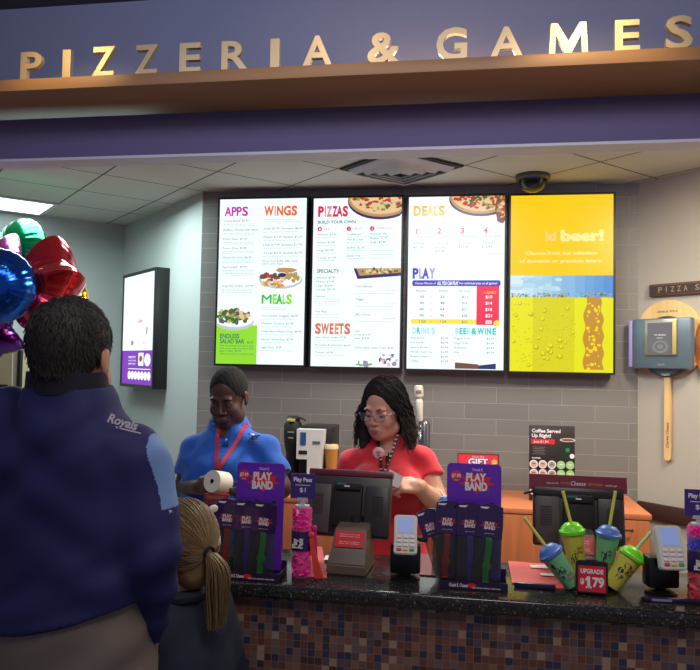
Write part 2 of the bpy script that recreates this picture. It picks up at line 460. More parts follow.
    def extract(s):
        v = s.v; neg = v < 0
        c = neg[:-1, :-1, :-1].astype(np.uint8)
        for dx in (0, 1):
            for dy in (0, 1):
                for dz in (0, 1):
                    if dx | dy | dz: c = c + neg[dx:v.shape[0] - 1 + dx, dy:v.shape[1] - 1 + dy, dz:v.shape[2] - 1 + dz]
        act = np.argwhere((c > 0) & (c < 8)); idx = -np.ones(c.shape, np.int32); idx[act[:, 0], act[:, 1], act[:, 2]] = np.arange(len(act))
        cor = {}
        for dx in (0, 1):
            for dy in (0, 1):
                for dz in (0, 1): cor[(dx, dy, dz)] = v[act[:, 0] + dx, act[:, 1] + dy, act[:, 2] + dz]
        acc = np.zeros((len(act), 3)); cnt = np.zeros(len(act))
        for ax in range(3):
            o1, o2 = [i for i in range(3) if i != ax]
            for p in (0, 1):
                for q in (0, 1):
                    a = [0, 0, 0]; a[o1] = p; a[o2] = q; b = list(a); b[ax] = 1
                    va, vb = cor[tuple(a)], cor[tuple(b)]; m = (va < 0) != (vb < 0)
                    t = np.where(m, va / np.where(m, va - vb, 1), 0)
                    pos = np.zeros((len(act), 3)); pos[:, o1] = p; pos[:, o2] = q; pos[:, ax] = t
                    acc += pos * m[:, None]; cnt += m
        V = s.lo + (act + acc / cnt[:, None]) * s.h
        F = []
        for ax in range(3):
            o1, o2 = [(1, 2), (2, 0), (0, 1)][ax]
            a = [slice(None)] * 3; b = [slice(None)] * 3; a[ax] = slice(0, -1); b[ax] = slice(1, None)
            A = neg[tuple(a)]; B = neg[tuple(b)]
            e = np.argwhere(A != B); e = e[(e[:, o1] > 0) & (e[:, o2] > 0) & (e[:, o1] < c.shape[o1]) & (e[:, o2] < c.shape[o2]) & (e[:, ax] < c.shape[ax])]
            sg = A[e[:, 0], e[:, 1], e[:, 2]]
            def g(d1, d2):
                t = e.copy(); t[:, o1] -= d1; t[:, o2] -= d2; return idx[t[:, 0], t[:, 1], t[:, 2]]
            q = np.stack([g(1, 1), g(0, 1), g(0, 0), g(1, 0)], 1)
            q[~sg] = q[~sg][:, ::-1]; F.append(q)
        F = np.concatenate(F); F = F[(F >= 0).all(1)]
        return V, F
def field_mesh(name, fld, mats, parent=None, disp=None, zone=None):
    V, F = fld.extract() if isinstance(fld, Field) else fld
    # light Laplacian smoothing
    nv = len(V)
    for _ in range(2):
        acc = np.zeros_like(V); cn = np.zeros(nv)
        for i in range(4):
            a, b = F[:, i], F[:, (i + 1) % 4]
            for ax in range(3): acc[:, ax] += np.bincount(a, V[b, ax], nv) + np.bincount(b, V[a, ax], nv)
            cn += np.bincount(a, minlength=nv) + np.bincount(b, minlength=nv)
        V = V * 0.5 + 0.5 * acc / np.maximum(cn, 1)[:, None]
    if disp is not None:
        n = np.cross(V[F[:, 2]] - V[F[:, 0]], V[F[:, 3]] - V[F[:, 1]]); N = np.zeros_like(V)
        for i in range(4):
            for ax in range(3): N[:, ax] += np.bincount(F[:, i], n[:, ax], nv)
        N /= (np.linalg.norm(N, axis=1)[:, None] + 1e-12)
        V = V + N * disp(V)[:, None]
    me = bpy.data.meshes.new(name)
    me.vertices.add(nv); me.vertices.foreach_set('co', V.ravel().astype(np.float32))
    me.loops.add(len(F) * 4); me.loops.foreach_set('vertex_index', F.ravel().astype(np.int32))
    me.polygons.add(len(F)); me.polygons.foreach_set('loop_start', np.arange(0, len(F) * 4, 4, dtype=np.int32))
    me.polygons.foreach_set('loop_total', np.full(len(F), 4, np.int32))
    me.polygons.foreach_set('use_smooth', np.ones(len(F), bool))
    if zone is not None: me.polygons.foreach_set('material_index', zone(V[F].mean(1)).astype(np.int32))
    me.update(calc_edges=True); me.validate()
    return link_mesh(name, me, mats, parent)
def wob(V, f, ph, amp):
    a = np.sin(V[:, 0] * f[0] + V[:, 1] * f[1] + V[:, 2] * f[2] + ph + 1.7 * np.sin(V[:, 2] * f[0] * .6 + V[:, 0] * f[2] * .35 + ph * 2))
    return amp * a
def bvh_of(o):
    me = o.data
    return BVHTree.FromPolygons([v.co[:] for v in me.vertices], [p.vertices[:] for p in me.polygons])
# ------------------------------------------------------------------ the setting
M_WALL = mat('painted_wall', (168, 164, 154), 0.85, bump=0.15, bump_scale=120)
M_WALLC = mat('painted_wall_cool', (172, 178, 178), 0.85, bump=0.15, bump_scale=120)
M_PURP = mat('purple_paint', (106, 96, 138), 0.8, bump=0.15, bump_scale=90)
M_BLUEG = mat('slate_blue_paint', (128, 134, 164), 0.85, bump=0.15, bump_scale=90)
M_LEDGE = mat('bronze_ledge', (150, 110, 70), 0.5)
M_TRIMG = mat('screen_lit_trim', (205, 205, 220), 0.5)  # lighter tone paints screen light onto the bulkhead underside
M_DARK = mat('black_plastic', (22, 22, 24), 0.35)
M_BLK = mat('black_matte', (12, 12, 13), 0.7)
M_FLOOR = mat('floor_vinyl', (150, 138, 128), 0.4, noise_amt=0.2, noise_scale=8)
M_TW = mat_tilewall(); M_CEIL = mat_ceiling(); M_GRAN = mat_granite(); M_MOS = mat_mosaic()
M_WOOD = mat_wood('cherry_wood', (150, 86, 50), (176, 104, 62), 5, 2)
M_WOODT = mat_wood('cherry_wood_top', (176, 104, 66), (196, 120, 78), 5, 0)

def struct(name, mb, mats): return tag(mb.build(name, mats), kind='structure')
d45 = Vector((-1, 1, 0)).normalized(); e45 = Vector((-1, -1, 0)).normalized()
CR = at(638, 300, YB); CR = Vector((CR.x, YB, 0)); CL = at(200, 300, YB); CL = Vector((CL.x, YB, 0))
def hit_line(px, P0, D):               # where the sight line of a column meets a wall line in plan
    r = ray(px, 365); a = r.x, r.y
    det = a[0] * -D.y - a[1] * -D.x
    t = (P0.x * -D.y - P0.y * -D.x) / det; u = (a[0] * P0.y - a[1] * P0.x) / det
    return u
uL = hit_line(120, CL, d45); CF = CL + d45 * uL
def wall(name, P, Q, z0, z1, m, thick=0.1, side=1):
    d = (Q - P); L = d.length; d.normalize(); n = Vector((-d.y, d.x, 0)) * side
    mb = MB(); a, b = P, Q; c_, e = Q + n * thick, P + n * thick
    v = [(p.x, p.y, z) for z in (z0, z1) for p in (a, b, c_, e)]
    mb.faces(v, [(0, 1, 5, 4), (1, 2, 6, 5), (2, 3, 7, 6), (3, 0, 4, 7), (4, 5, 6, 7), (3, 2, 1, 0)])
    return struct(name, mb, m)
mb = MB(); mb.box((0, 2.2, -0.05), (9, 9.4, 0.1)); struct('floor', mb, M_FLOOR)
wall('wall_back', CL, CR, 0, ZCEIL, M_TW)
wall('wall_left', CF + Vector((0, 0, 0)), CL, 0, ZCEIL, M_WALLC)
wall('wall_left', CF + e45 * 3.0, CF, 0, ZCEIL, M_WALLC)
wall('wall_right', CR, CR - d45 * 2.3, 0, ZCEIL, M_WALL)
mb = MB(); A = CR - d45 * 0.01; B = CR - d45 * 2.2; mb.at(T(A.x, A.y, 0.80) @ RZ(-45)); mb.box((1.1, -0.012, 0), (2.2, 0.022, 0.10), bev=.004); struct('trim_1', mb, mat('dark_rail', (58, 36, 30), 0.5))
mb = MB(); mb.at(T(A.x, A.y, 0.05) @ RZ(-45)); mb.box((1.1, -0.01, 0), (2.2, 0.018, 0.10)); struct('baseboard_right', mb, mat('dark_rail'))
# kitchen ceiling: tiles run at 45 degrees to the counter
K = atz(406, 183, ZCEIL)
mb = MB(); x0, x1, y0, y1 = -9, 9, -9, 6
inv = (T(K.x, K.y, ZCEIL) @ RZ(45)).inverted()
poly = [inv @ Vector(p) for p in ((-4.8, YW + .1, ZCEIL), (2.9, YW + .1, ZCEIL), (2.9, 6.9, ZCEIL), (-4.8, 6.9, ZCEIL))]
mb.faces([(p.x, p.y, 0) for p in poly] + [(p.x, p.y, 0.05) for p in poly], [(0, 1, 2, 3), (7, 6, 5, 4), (0, 4, 5, 1), (1, 5, 6, 2), (2, 6, 7, 3), (3, 7, 4, 0)])
o = struct('ceiling', mb, M_CEIL); o.matrix_world = T(K.x, K.y, ZCEIL) @ RZ(45)
# bulkhead over the counter and the hall ceiling
ZW0 = at(350, 150, YW).z; ZHC = at(60, 6, YW).z
mb = MB(); zs = 2.737
mb.box((-.9, YW + .05, (ZW0 + zs) / 2 + .01), (7.4, 0.1, zs - ZW0 + .02)); struct('wall_front', mb, M_PURP)
mb = MB(); mb.box((-.9, YW + .06, (ZHC + zs) / 2 + .02), (7.4, 0.12, ZHC - zs)); struct('wall_front', mb, M_BLUEG)
mb = MB(); mb.box((-.9, YW + .052, ZW0 - .003), (7.4, 0.115, 0.012)); struct('trim_2', mb, M_TRIMG)
mb = MB(); mb.box((-.9, (YL + YW) / 2, (2.785 + zs) / 2), (7.4, YW - YL, 2.785 - zs), bev=.003); struct('trim_3', mb, M_LEDGE)
mb = MB(); mb.box((-.9, YW - 2.4, ZHC + .03), (7.4, 5.0, 0.06)); struct('ceiling', mb, mat('hall_ceiling', (70, 74, 84), 0.9))

# ------------------------------------------------------------------ sign letters on the ledge
M_BRASS = mat('brushed_brass', (206, 180, 136), 0.42, metal=0.55)
M_BRASSD = mat('brass_edge', (232, 214, 170), 0.35, metal=0.5)
LET = [('P', 20, 41, 52, 77, 'first letter P'), ('I', 62, 70, 50, 76, 'first letter I, between P and Z'), ('Z', 91, 114, 47, 75, 'first letter Z, after the I'), ('Z', 134, 157, 45, 74, 'second letter Z, before the E'),
       ('E', 179, 200, 43, 71, 'letter E between Z and R'), ('R', 221, 248, 41, 69, 'only letter R'), ('I', 270, 279, 39, 67, 'second letter I, between R and A'), ('A', 302, 332, 36, 66, 'letter A ending the first word'),
       ('&', 367, 400, 32, 63, 'ampersand sign'), ('G', 436, 467, 28, 61, 'only letter G'), ('A', 490, 523, 27, 57, 'letter A between G and M'), ('M', 549, 588, 23, 55, 'only letter M'), ('E', 615, 640, 20, 53, 'letter E between M and S'), ('S', 666, 693, 16, 50, 'letter S at the right end')]
for ch, a, b, t, bt, lab in LET:
    p0 = at(a, bt, YL + .012); p1 = at(b, bt, YL + .012); h = at((a + b) / 2, t, YL + .012).z - 2.786
    mb = MB()
    if ch == 'M':
        w2 = abs(p1.x - p0.x) / 2; q = w2 * .34
        mb.prism([(-w2, 0), (-w2 + q * .9, 0), (-w2 + q * 1.0, h * .62), (-q * .42, 0), (q * .42, 0), (w2 - q * 1.0, h * .62), (w2 - q * .9, 0), (w2, 0), (w2 - q * .28, h), (w2 - q * 1.25, h), (0, h * .40), (-w2 + q * 1.25, h), (-w2 + q * .28, h)], .022, M=T(0, .011, 0))
    else: mb.text(ch, 0, 0, h, 0, width=abs(p1.x - p0.x), bold=0.02, extr=0.022)
    for f in mb.bm.faces: f.material_index = 0 if abs(f.normal.y) > .9 else 1
    bmesh.ops.recalc_face_normals(mb.bm, faces=mb.bm.faces)
    for f in mb.bm.faces: f.material_index = 0 if abs(f.normal.y) > .9 else 1
    o = mb.build('sign_letter', [M_BRASS, M_BRASSD]); o.location = ((p0.x + p1.x) / 2, YL + .012, 2.787)
    tag(o, 'brass ' + lab + ' of the sign standing on the bronze ledge', 'letter', 'sign letters on the ledge')

# ------------------------------------------------------------------ ceiling vent, light, dome
def ceil_cell(i, j): return T(K.x, K.y, ZCEIL) @ RZ(45) @ T(i * TP_, j * TP_, 0)
# vent cell is the one on the camera side of K
vt = empty('ceiling_vent', (0, 0, 0), 'square louvred air vent in the ceiling tiles above the menu screens', 'vent')
vt.matrix_world = ceil_cell(-.5, -.5)
M_VENT = mat('vent_metal', (196, 198, 202), 0.4)
mb = MB()
for k, q in enumerate((.225, .17, .12, .07)):
    z = -.012 - .004 * k
    ring = [(-1, -1), (1, -1), (1, 1), (-1, 1)]
    v = [(x * q, y * q, z) for x, y in ring] + [(x * (q - .028), y * (q - .028), z - .03) for x, y in ring] + [(x * (q - .03), y * (q - .03), z - .027) for x, y in ring] + [(x * (q - .002), y * (q - .002), z + .004) for x, y in ring]
    f = []
    for i in range(4):
        j = (i + 1) % 4; f += [(i, j, 4 + j, 4 + i), (4 + i, 4 + j, 8 + j, 8 + i), (8 + i, 8 + j, 12 + j, 12 + i), (12 + i, 12 + j, j, i)]
    mb.faces(v, f)
mb.build('louvre', M_VENT, vt)
mb = MB(); mb.box((0, 0, -.005), (.52, .52, .008)); mb.build('back_panel', mat('vent_dark', (24, 26, 30), .8), vt)
TOX, TOY = 1.0, 0.5
for q_ in ((63,206),(45,215),(0,198),(0,210)): print('TP', (inv @ atz(*q_, ZCEIL)) / TP_)
tp = inv @ atz(38, 207, ZCEIL); ci, cj = math.floor(tp.x / TP_), math.floor(tp.y / TP_)

def troffer(i, j, w_, h_, lab, es, col=(225, 255, 250)):
    t_ = empty('ceiling_light', (0, 0, 0), lab, 'ceiling light', group='kitchen ceiling lights'); t_.matrix_world = ceil_cell(i, j)
    mb = MB(); mb.box((0, 0, -.006), (w_ * TP_ - .05, h_ * TP_ - .05, .008)); mb.build('diffuser', emis('lit_panel_%d' % es, col, es), t_)
    mb = MB()
    for s_ in (-1, 1):
        mb.box((s_ * (w_ * TP_ / 2 - .018), 0, -.006), (.03, h_ * TP_ - .01, .014)); mb.box((0, s_ * (h_ * TP_ / 2 - .018), -.006), (w_ * TP_ - .07, .03, .014))
    mb.build('frame', M_VENT, t_)
    return t_
troffer(-4, 4.5, 2, 1, 'long lit ceiling light panel above the balloons', 3)
t = (inv @ Vector((-.1, 3.45, ZCEIL))); troffer(math.floor(t.x / TP_) + .5, math.floor(t.y / TP_) + .5, 1, 1, 'added glowing panel over the tills, unseen behind the bulkhead', 2, (255, 246, 230))  # made-up panel to go with the centre fill lamp
t = (inv @ Vector((1.55, 3.15, ZCEIL))); troffer(math.floor(t.x / TP_) + .5, math.floor(t.y / TP_) + .5, 1, 1, 'added glowing panel near the right wall, unseen behind the bulkhead', 2, (255, 232, 200))  # made-up panel to go with the right fill lamp
p = atz(531, 181, ZCEIL)
dm = empty('security_dome', (p.x, min(p.y, YB - .24), ZCEIL), 'dark camera dome on the ceiling above the yellow beer screen', 'security camera')
mb = MB(); mb.lathe([(.105, 0), (.105, -.02), (.09, -.03)], 28); mb.build('housing', mat('dome_housing', (60, 62, 64), .4), dm)
mb = MB(); mb.lathe([(.085, -.03), (.08, -.055), (.06, -.085), (.03, -.1), (0, -.104)], 28, cap=False); mb.build('dome', mat('dome_smoke', (14, 16, 20), .1), dm)
for n_, px_, Y_, tgt in (('left', 75, 2.15, (75, 80)), ('right', 585, 2.15, (585, 55))):
    p = at(px_, 20, Y_)

# ------------------------------------------------------------------ menu screens
WH = emis('screen_white', (238, 252, 255), 1.12)
TXM = emis('screen_text', (84, 110, 122), 1.0); TXL = emis('screen_fine_print', (176, 200, 206), 1.0)
pal = [WH, TXM, TXL]
PIX = {'white': 0, 'txt': 1, 'fine': 2}
for n_, c_ in (('magenta', (214, 30, 160)), ('violet', (176, 60, 190)), ('orange', (238, 110, 50)), ('amber', (240, 150, 90)), ('green', (60, 190, 80)), ('lime', (150, 226, 50)), ('teal', (30, 110, 110)), ('red', (224, 40, 80)),
              ('rose', (236, 130, 150)), ('rust', (220, 120, 90)), ('gold', (244, 186, 40)), ('pgold', (250, 216, 120)), ('indigo', (84, 50, 190)), ('lilac', (150, 160, 226)), ('crimson', (244, 40, 84)), ('yellow', (250, 232, 80)),
              ('cyan', (60, 205, 205)), ('pcyan', (170, 236, 232)), ('beer1', (255, 208, 18)), ('beer2', (255, 222, 20)), ('beer3', (236, 232, 20)), ('beer4', (222, 214, 24)), ('sky', (130, 190, 230)), ('deepsky', (70, 130, 205)), ('paper', (255, 240, 150)),
              ('crust', (196, 150, 90)), ('cheese', (236, 200, 150)), ('tom', (190, 60, 50)), ('leaf', (70, 110, 50)), ('leafl', (140, 176, 90)), ('plate', (200, 205, 210)), ('brown', (120, 80, 60)), ('purp', (110, 70, 120)), ('bubble', (190, 170, 20)), ('amberb', (200, 146, 50)), ('pviolet', (130, 40, 190)), ('grey', (150, 150, 170)), ('pink', (240, 190, 200)), ('navy', (50, 50, 110))):
    PIX[n_] = len(pal); pal.append(emis('screen_' + n_, c_, 1.0))
for i_ in range(10):
    t_ = i_ / 9; PIX['sk%d' % i_] = len(pal); pal.append(emis('screen_glass_blue_%d' % i_, (int(215 - 135 * t_), int(240 - 95 * t_), int(245 - 30 * t_)), 1.0))
class Scr(MB):
    """draws on a screen face in coordinates read off the photograph zoom: X0,Y0 top left, X1,Y1 bottom right"""
    def __init__(s, X0, Y0, X1, Y1, W, H, base='white'):
        super().__init__(); s.q = (X0, Y0, X1, Y1); s.W = W; s.H = H; s.n = 0
        s.box((0, 0.002, H / 2), (W, 0.004, H), PIX[base])
    def c(s, x, y): X0, Y0, X1, Y1 = s.q; return ((x - X0) / (X1 - X0) * s.W - s.W / 2, (Y1 - y) / (Y1 - Y0) * s.H)
    def ky(s): return s.H / (s.q[3] - s.q[1])
    def kx(s): return s.W / (s.q[2] - s.q[0])
    def y(s): s.n += 1; return -0.0004 - 0.00002 * s.n
    def t(s, txt, x0, x1, y, h, col='txt', bold=0.0, space=1.0):
        a, z = s.c(x0, y + h / 2); s.text(txt, a, z, h * s.ky(), PIX[col], y=s.y(), align='L', width=(x1 - x0) * s.kx(), bold=bold, space=space)
    def r(s, x0, y0, x1, y1, col):
        a, z1 = s.c(x0, y0); b, z0 = s.c(x1, y1); s.quad(a, z0, b, z1, PIX[col], y=s.y())
    def d(s, x, y, rx, ry, col, jag=0.0, n=14, a0=0, a1=2 * PI):
        cx, cz = s.c(x, y); s.disc(cx, cz, rx * s.kx(), ry * s.ky(), PIX[col], y=s.y(), jag=jag, n=n, a0=a0, a1=a1, clip=(-s.W / 2, 0, s.W / 2, s.H))
    def fine(s, x0, x1, y, n=1, dy=6):
        for k in range(n):
            x = x0; yy = y + k * dy
            while x < x1:
                L = random.uniform(5, 14); s.r(x, yy - 1, min(x + L, x1), yy + 1, 'fine'); x += L + 3
    def food(s, x, y, rx, ry, cols, n, r=6):
        for _ in range(n):
            a = random.uniform(0, 2 * PI); q = math.sqrt(random.random()); s.d(x + rx * q * math.cos(a), y + ry * q * math.sin(a), random.uniform(.5, 1) * r, random.uniform(.5, 1) * r * .8, random.choice(cols), .3, 7)
    def multi(s, parts, y, h, bold=0.05):
        for txt, x0, x1, col in parts: s.t(txt, x0, x1, y, h, col, bold)

def menu(pxl, pyt, pxr, pyb, lab, draw, q, base='white'):
    Ys = YB - .09
    a = at(pxl, pyb, Ys); b = at(pxr, pyt, Ys); cx = (a.x + b.x) / 2; W = b.x - a.x; H = b.z - a.z
    e = empty('menu_screen', (cx, Ys, a.z), lab, 'screen', group='menu screens on the back wall')
    s = Scr(*q, W, H, base); draw(s); s.build('screen', pal, e, recalc=False)
    f = MB(); t_ = .013
    for sx in (-1, 1): f.box((sx * (W / 2 + t_ / 2), .03, H / 2), (t_, .07, H + 2 * t_))
    for zz in (-t_ / 2, H + t_ / 2): f.box((0, .03, zz), (W, .07, t_))
    f.box((0, .045, H / 2), (W - .002, .07, H - .002)); f.build('bezel', M_DARK, e)
    return e, W, H
def scr1(s):
    s.t('A', 40, 68, 80, 33, 'magenta', .03); s.t('P', 68, 88, 80, 33, 'violet', .03); s.t('P', 88, 108, 80, 33, 'magenta', .03); s.t('S', 109, 133, 80, 33, 'magenta', .03)
    s.multi([('W', 195, 232, 'orange'), ('I', 235, 240, 'amber'), ('N', 244, 268, 'orange'), ('G', 270, 298, 'orange'), ('S', 300, 322, 'orange')], 80, 33)
    for y, a, x in ((115, 'Cheesy Bread  $6.99', 135), (149, 'Buffalo Mozzarella Bites', 175), (183, 'Potato Skins  $7.29', 130), (217, 'French Fries  $4.49', 130), (252, 'Mozzarella Sticks  $6.99', 150), (287, 'App Sampler  $9.99', 132), (357, 'Large App Sampler  $14.99', 160)):
        s.t(a, 38, x, y, 7.5, 'txt'); s.fine(38, 160, y + 13, 2 if y < 280 else 4 if y < 300 else 3)
    for y, a in ((146, 'Small $7.99  Boneless $6.99'), (177, 'Medium $13.49  Boneless $12.99'), (206, 'Large $19.49  Boneless $17.99'), (236, 'X-Large $24.99  Boneless $23.99')):
        s.t(a, 196, 345, y, 7.5, 'txt'); s.fine(196, 330, y + 13)
    s.fine(196, 340, 113, 2, 9); s.t('Choose from Buffalo, BBQ, Sweet', 192, 330, 266, 7, 'txt'); s.t('Chili or Lemon Pepper', 192, 275, 276, 7, 'txt')
    s.d(265, 335, 84, 34, 'plate'); s.d(265, 331, 78, 29, 'white'); s.food(230, 325, 40, 14, ['brown', 'tom', 'brown'], 26, 11); s.food(300, 325, 34, 14, ['crust', 'cheese', 'leafl'], 22, 12); s.food(240, 350, 42, 12, ['crust', 'cheese', 'amber'], 24, 13)
    s.d(285, 300, 40, 9, 'crust', .1); s.d(270, 318, 16, 8, 'navy')
    s.multi([('M', 195, 232, 'green'), ('E', 236, 253, 'lime'), ('A', 250, 274, 'green'), ('L', 274, 287, 'lime'), ('S', 288, 310, 'lime')], 406, 33)
    s.fine(196, 290, 438, 2)
    for y, a, x in ((467, 'Two Chicken Nuggets  $6.99', 335), (495, 'Chicken Tenders  $7.49', 318), (524, 'Grilled Bacon Ranch Wrap  $8.99', 348), (553, 'Ham & Cheese Sub  $7.99', 318), (582, 'Veggie Platter  $4.99', 275)):
        s.t(a, 194, x, y, 7.5, 'txt'); s.fine(194, 320, y + 13)
    s.r(22, 503, 180, 645, 'lime'); s.d(90, 490, 78, 32, 'plate'); s.d(90, 484, 74, 26, 'white')
    s.food(88, 470, 64, 26, ['leaf', 'leaf', 'leafl', 'leaf', 'tom', 'purp', 'cheese', 'leafl'], 110, 11)
    s.t('ENDLESS', 37, 112, 543, 16, 'teal', .02); s.t('SALAD BAR', 37, 132, 562, 16, 'teal', .02); s.t('$8.99', 142, 166, 566, 8, 'teal')
    for y in (578, 588, 608): s.t('With any purchase of a meal or pizza', 37, 168, y, 6, 'teal')
    s.t('Add to Meal  $5.99', 37, 120, 598, 7, 'teal')
def pizza(s, x, y, rx, ry):
    s.d(x, y + 8, rx + 2, ry + 2, 'navy', n=32); s.d(x, y, rx, ry, 'crust', n=32); s.d(x, y - 3, rx * .93, ry * .9, 'cheese', n=32); s.food(x, y - 6, rx * .85, ry * .8, ['tom', 'tom', 'leaf', 'cheese', 'brown', 'leafl', 'tom'], 120, 10)
def scr2(s):
    pizza(s, 285, 30, 130, 70)
    s.multi([('P', 36, 60, 'red'), ('I', 63, 68, 'rose'), ('Z', 70, 92, 'rose'), ('Z', 93, 114, 'red'), ('A', 110, 134, 'red'), ('S', 134, 156, 'red')], 77, 36)
    s.t('BUILD YOUR OWN', 36, 186, 117, 11, 'teal', .02)
    for i, (x, a, x1) in enumerate(((44, 'SIZE', 82), (160, 'CRUST', 216), (252, 'TOPPINGS', 332))):
        s.d(x, 143, 9, 9, 'red'); s.t(str(i + 1), x - 2, x + 3, 143, 9, 'white'); s.t(a, x + 14, x1, 143, 9, 'rose')
    for x0, lst in ((36, ((163, 'Personal  $7.49'), (193, 'Medium  $12.49'), (222, 'Large  $15.49'), (250, 'X-Large  $17.99'))), (153, ((163, 'Traditional'), (183, 'Thin & Crispy'), (213, 'Stuffed  $2.50'), (243, 'Gluten Free'))), (245, ((163, 'Personal  99c'), (179, 'Medium  $1.79'), (194, 'Large  $1.99')))):
        for y, a in lst: s.t(a, x0, x0 + 5.0 * len(a), y, 7.5, 'txt')
        for y, a in lst: s.fine(x0, x0 + 75, y + 11, 1)
    s.fine(245, 340, 225, 3, 14)
    s.t('SPECIALTY', 36, 126, 300, 13, 'teal', .02)
    for y, a in ((324, 'Personal  $9.49'), (339, 'Medium  $15.49'), (354, 'Large  $18.99'), (368, 'X-Large  $21.99'), (393, 'Supreme'), (450, 'Five Meat')): s.t(a, 35, 35 + 5 * len(a), y, 7.5, 'txt')
    s.fine(35, 130, 404, 3, 9); s.fine(35, 130, 462, 2, 9)
    a, z = s.c(182, 290); P = [s.c(182, 290), s.c(198, 330), s.c(367, 318), s.c(367, 290)]; P2 = [s.c(192, 290), s.c(206, 318), s.c(367, 306), s.c(367, 290)]
    for pp, cc in ((P, 'navy'), (P2, 'crust')):
        yy = s.y(); s.faces([(u, yy, v_) for u, v_ in pp], [(0, 1, 2, 3)], PIX[cc])
    s.food(280, 300, 74, 8, ['leaf', 'tom', 'cheese', 'leafl', 'cheese'], 80, 8)
    for y, a in ((357, 'Cali Alfredo'), (404, 'Veggie'), (460, 'BBQ Chicken')):
        s.t(a, 193, 193 + 5.4 * len(a), y, 7.5, 'txt'); s.fine(300, 350, y + 14, 1); s.fine(193, 340, y + 26, 1)
    s.multi([('S', 34, 58, 'rust'), ('W', 58, 90, 'rust'), ('E', 92, 108, 'rust'), ('E', 112, 128, 'amber'), ('T', 128, 148, 'rust'), ('S', 150, 174, 'rust')], 513, 36)
    for y, a in ((545, 'Giant Warm Cookie  $7.99'), (573, 'Ice Cream & Cinnamon Sticks'), (601, 'Churros  $4.99')): s.t(a, 34, 34 + 5.2 * len(a), y, 7.5, 'txt'); s.fine(34, 150, y + 11)
    for y, a in ((521, 'Cakes'), (534, '8-inch  $14.99'), (547, 'Sheet  $24.99'), (581, 'Cotton Candy  Dippin Treats  $4.99')): s.t(a, 190, 190 + 4.5 * len(a), y, 7, 'txt')
    s.food(325, 625, 36, 22, ['grey', 'pink', 'white', 'purp', 'white'], 60, 9); s.food(225, 640, 30, 8, ['leafl', 'pcyan', 'grey', 'white'], 30, 8)
def scr3(s):
    pizza(s, 300, 20, 120, 66); s.d(376, 70, 24, 56, 'brown', .1); s.food(378, 60, 14, 40, ['tom', 'crust', 'cheese', 'brown'], 30, 10)
    s.multi([('D', 44, 72, 'gold'), ('E', 76, 96, 'gold'), ('A', 94, 120, 'pgold'), ('L', 122, 136, 'gold'), ('S', 138, 163, 'gold')], 72, 34)
    s.fine(44, 260, 104, 2, 13)
    for i, x in enumerate((50, 135, 222, 310)):
        s.t(str(i + 1), x + (5 if i == 0 else 0), x + (9 if i == 0 else 15), 148, 21, 'crimson', .03); s.t(('1 Large Pizza', '1 Large Pizza', '2 Large Pizzas', '1 Medium Pizza')[i], x - 6, x + 66, 169, 7.5, 'txt')
        s.t(('4 Drinks', 'Small Wings', '4 Drinks', '2 Drinks')[i], x - 6, x + 42, 194, 7.5, 'txt'); s.t(('$22.99', '4 Drinks', '$37.99', '$16.99')[i], x - 6, x + 32, 209, 7.5, 'txt')
    s.t('$29.99', 129, 165, 223, 7.5, 'txt'); s.fine(270, 380, 235)
    s.multi([('P', 43, 66, 'indigo'), ('L', 68, 82, 'lilac'), ('A', 80, 106, 'indigo'), ('Y', 106, 130, 'lilac')], 306, 36)
    s.r(46, 332, 370, 354, 'indigo'); s.d(48, 343, 6, 11, 'indigo'); s.d(369, 343, 6, 11, 'indigo')
    s.t('Choose Minutes of', 53, 132, 343, 8, 'white', .01); s.t('ALL YOU CAN PLAY', 138, 218, 343, 13, 'white', .04); s.t('For unlimited play on all games!', 222, 362, 343, 8, 'white', .01)
    s.r(286, 354, 370, 496, 'crimson'); s.r(44, 476, 286, 494, 'yellow'); s.d(44, 485, 6, 9, 'yellow'); s.d(362, 490, 12, 12, 'yellow')
    s.t('Minutes', 58, 98, 371, 8, 'txt'); s.t('Points', 145, 178, 371, 8, 'txt'); s.t('Per Card', 220, 262, 371, 8, 'txt'); s.t('with', 310, 322, 377, 6, 'gold'); s.t('DEALS', 324, 358, 377, 9, 'gold', .03)
    for i, (a, b_, c_, d_) in enumerate((('30', '35', '$11', '$10'), ('45', '48', '$16', '$14'), ('60', '64', '$21', '$18'), ('90', '96', '$26', '$21'), ('120', '124', '$31', '$25'))):
        y = 393 + 23 * i
        s.t(a, 72, 72 + 8 * len(a), y, 9, 'txt', .01); s.t('or', 112, 120, y, 6, 'txt'); s.t(b_, 150, 150 + 8 * len(b_), y, 9, 'txt', .01); s.t(c_, 232, 252, y, 9, 'txt', .01); s.t(d_, 320, 344, y, 11, 'white', .04)
    s.multi([('D', 46, 60, 'pcyan'), ('R', 62, 76, 'cyan'), ('I', 79, 82, 'pcyan'), ('N', 86, 98, 'pcyan'), ('K', 100, 112, 'pcyan'), ('S', 118, 132, 'pcyan')], 519, 22)
    s.multi([('B', 208, 222, 'pcyan'), ('E', 224, 236, 'cyan'), ('E', 238, 250, 'cyan'), ('R', 252, 266, 'pcyan'), ('&', 268, 288, 'cyan'), ('W', 290, 316, 'cyan'), ('I', 318, 322, 'cyan'), ('N', 325, 342, 'cyan'), ('E', 346, 360, 'cyan')], 519, 22)
    for i, (a, b_) in enumerate((('Soft Drink', 'Regular Draft'), ('Kid Drink', 'Large Draft'), ('Sports Drink', '   Premium'), ('Minute Iced Tea', 'Wine'), ('Bottled Water', ''), ('Coffee', ''))):
        y = 546 + i * 17; s.t(a, 40, 40 + 5.4 * len(a), y, 7, 'txt'); s.t('$2.99', 155, 182, y, 7, 'txt')
        if b_: s.t(b_, 205, 205 + 4.6 * len(b_), y, 7, 'txt'); s.t('$4.99', 325, 352, y, 7, 'txt')
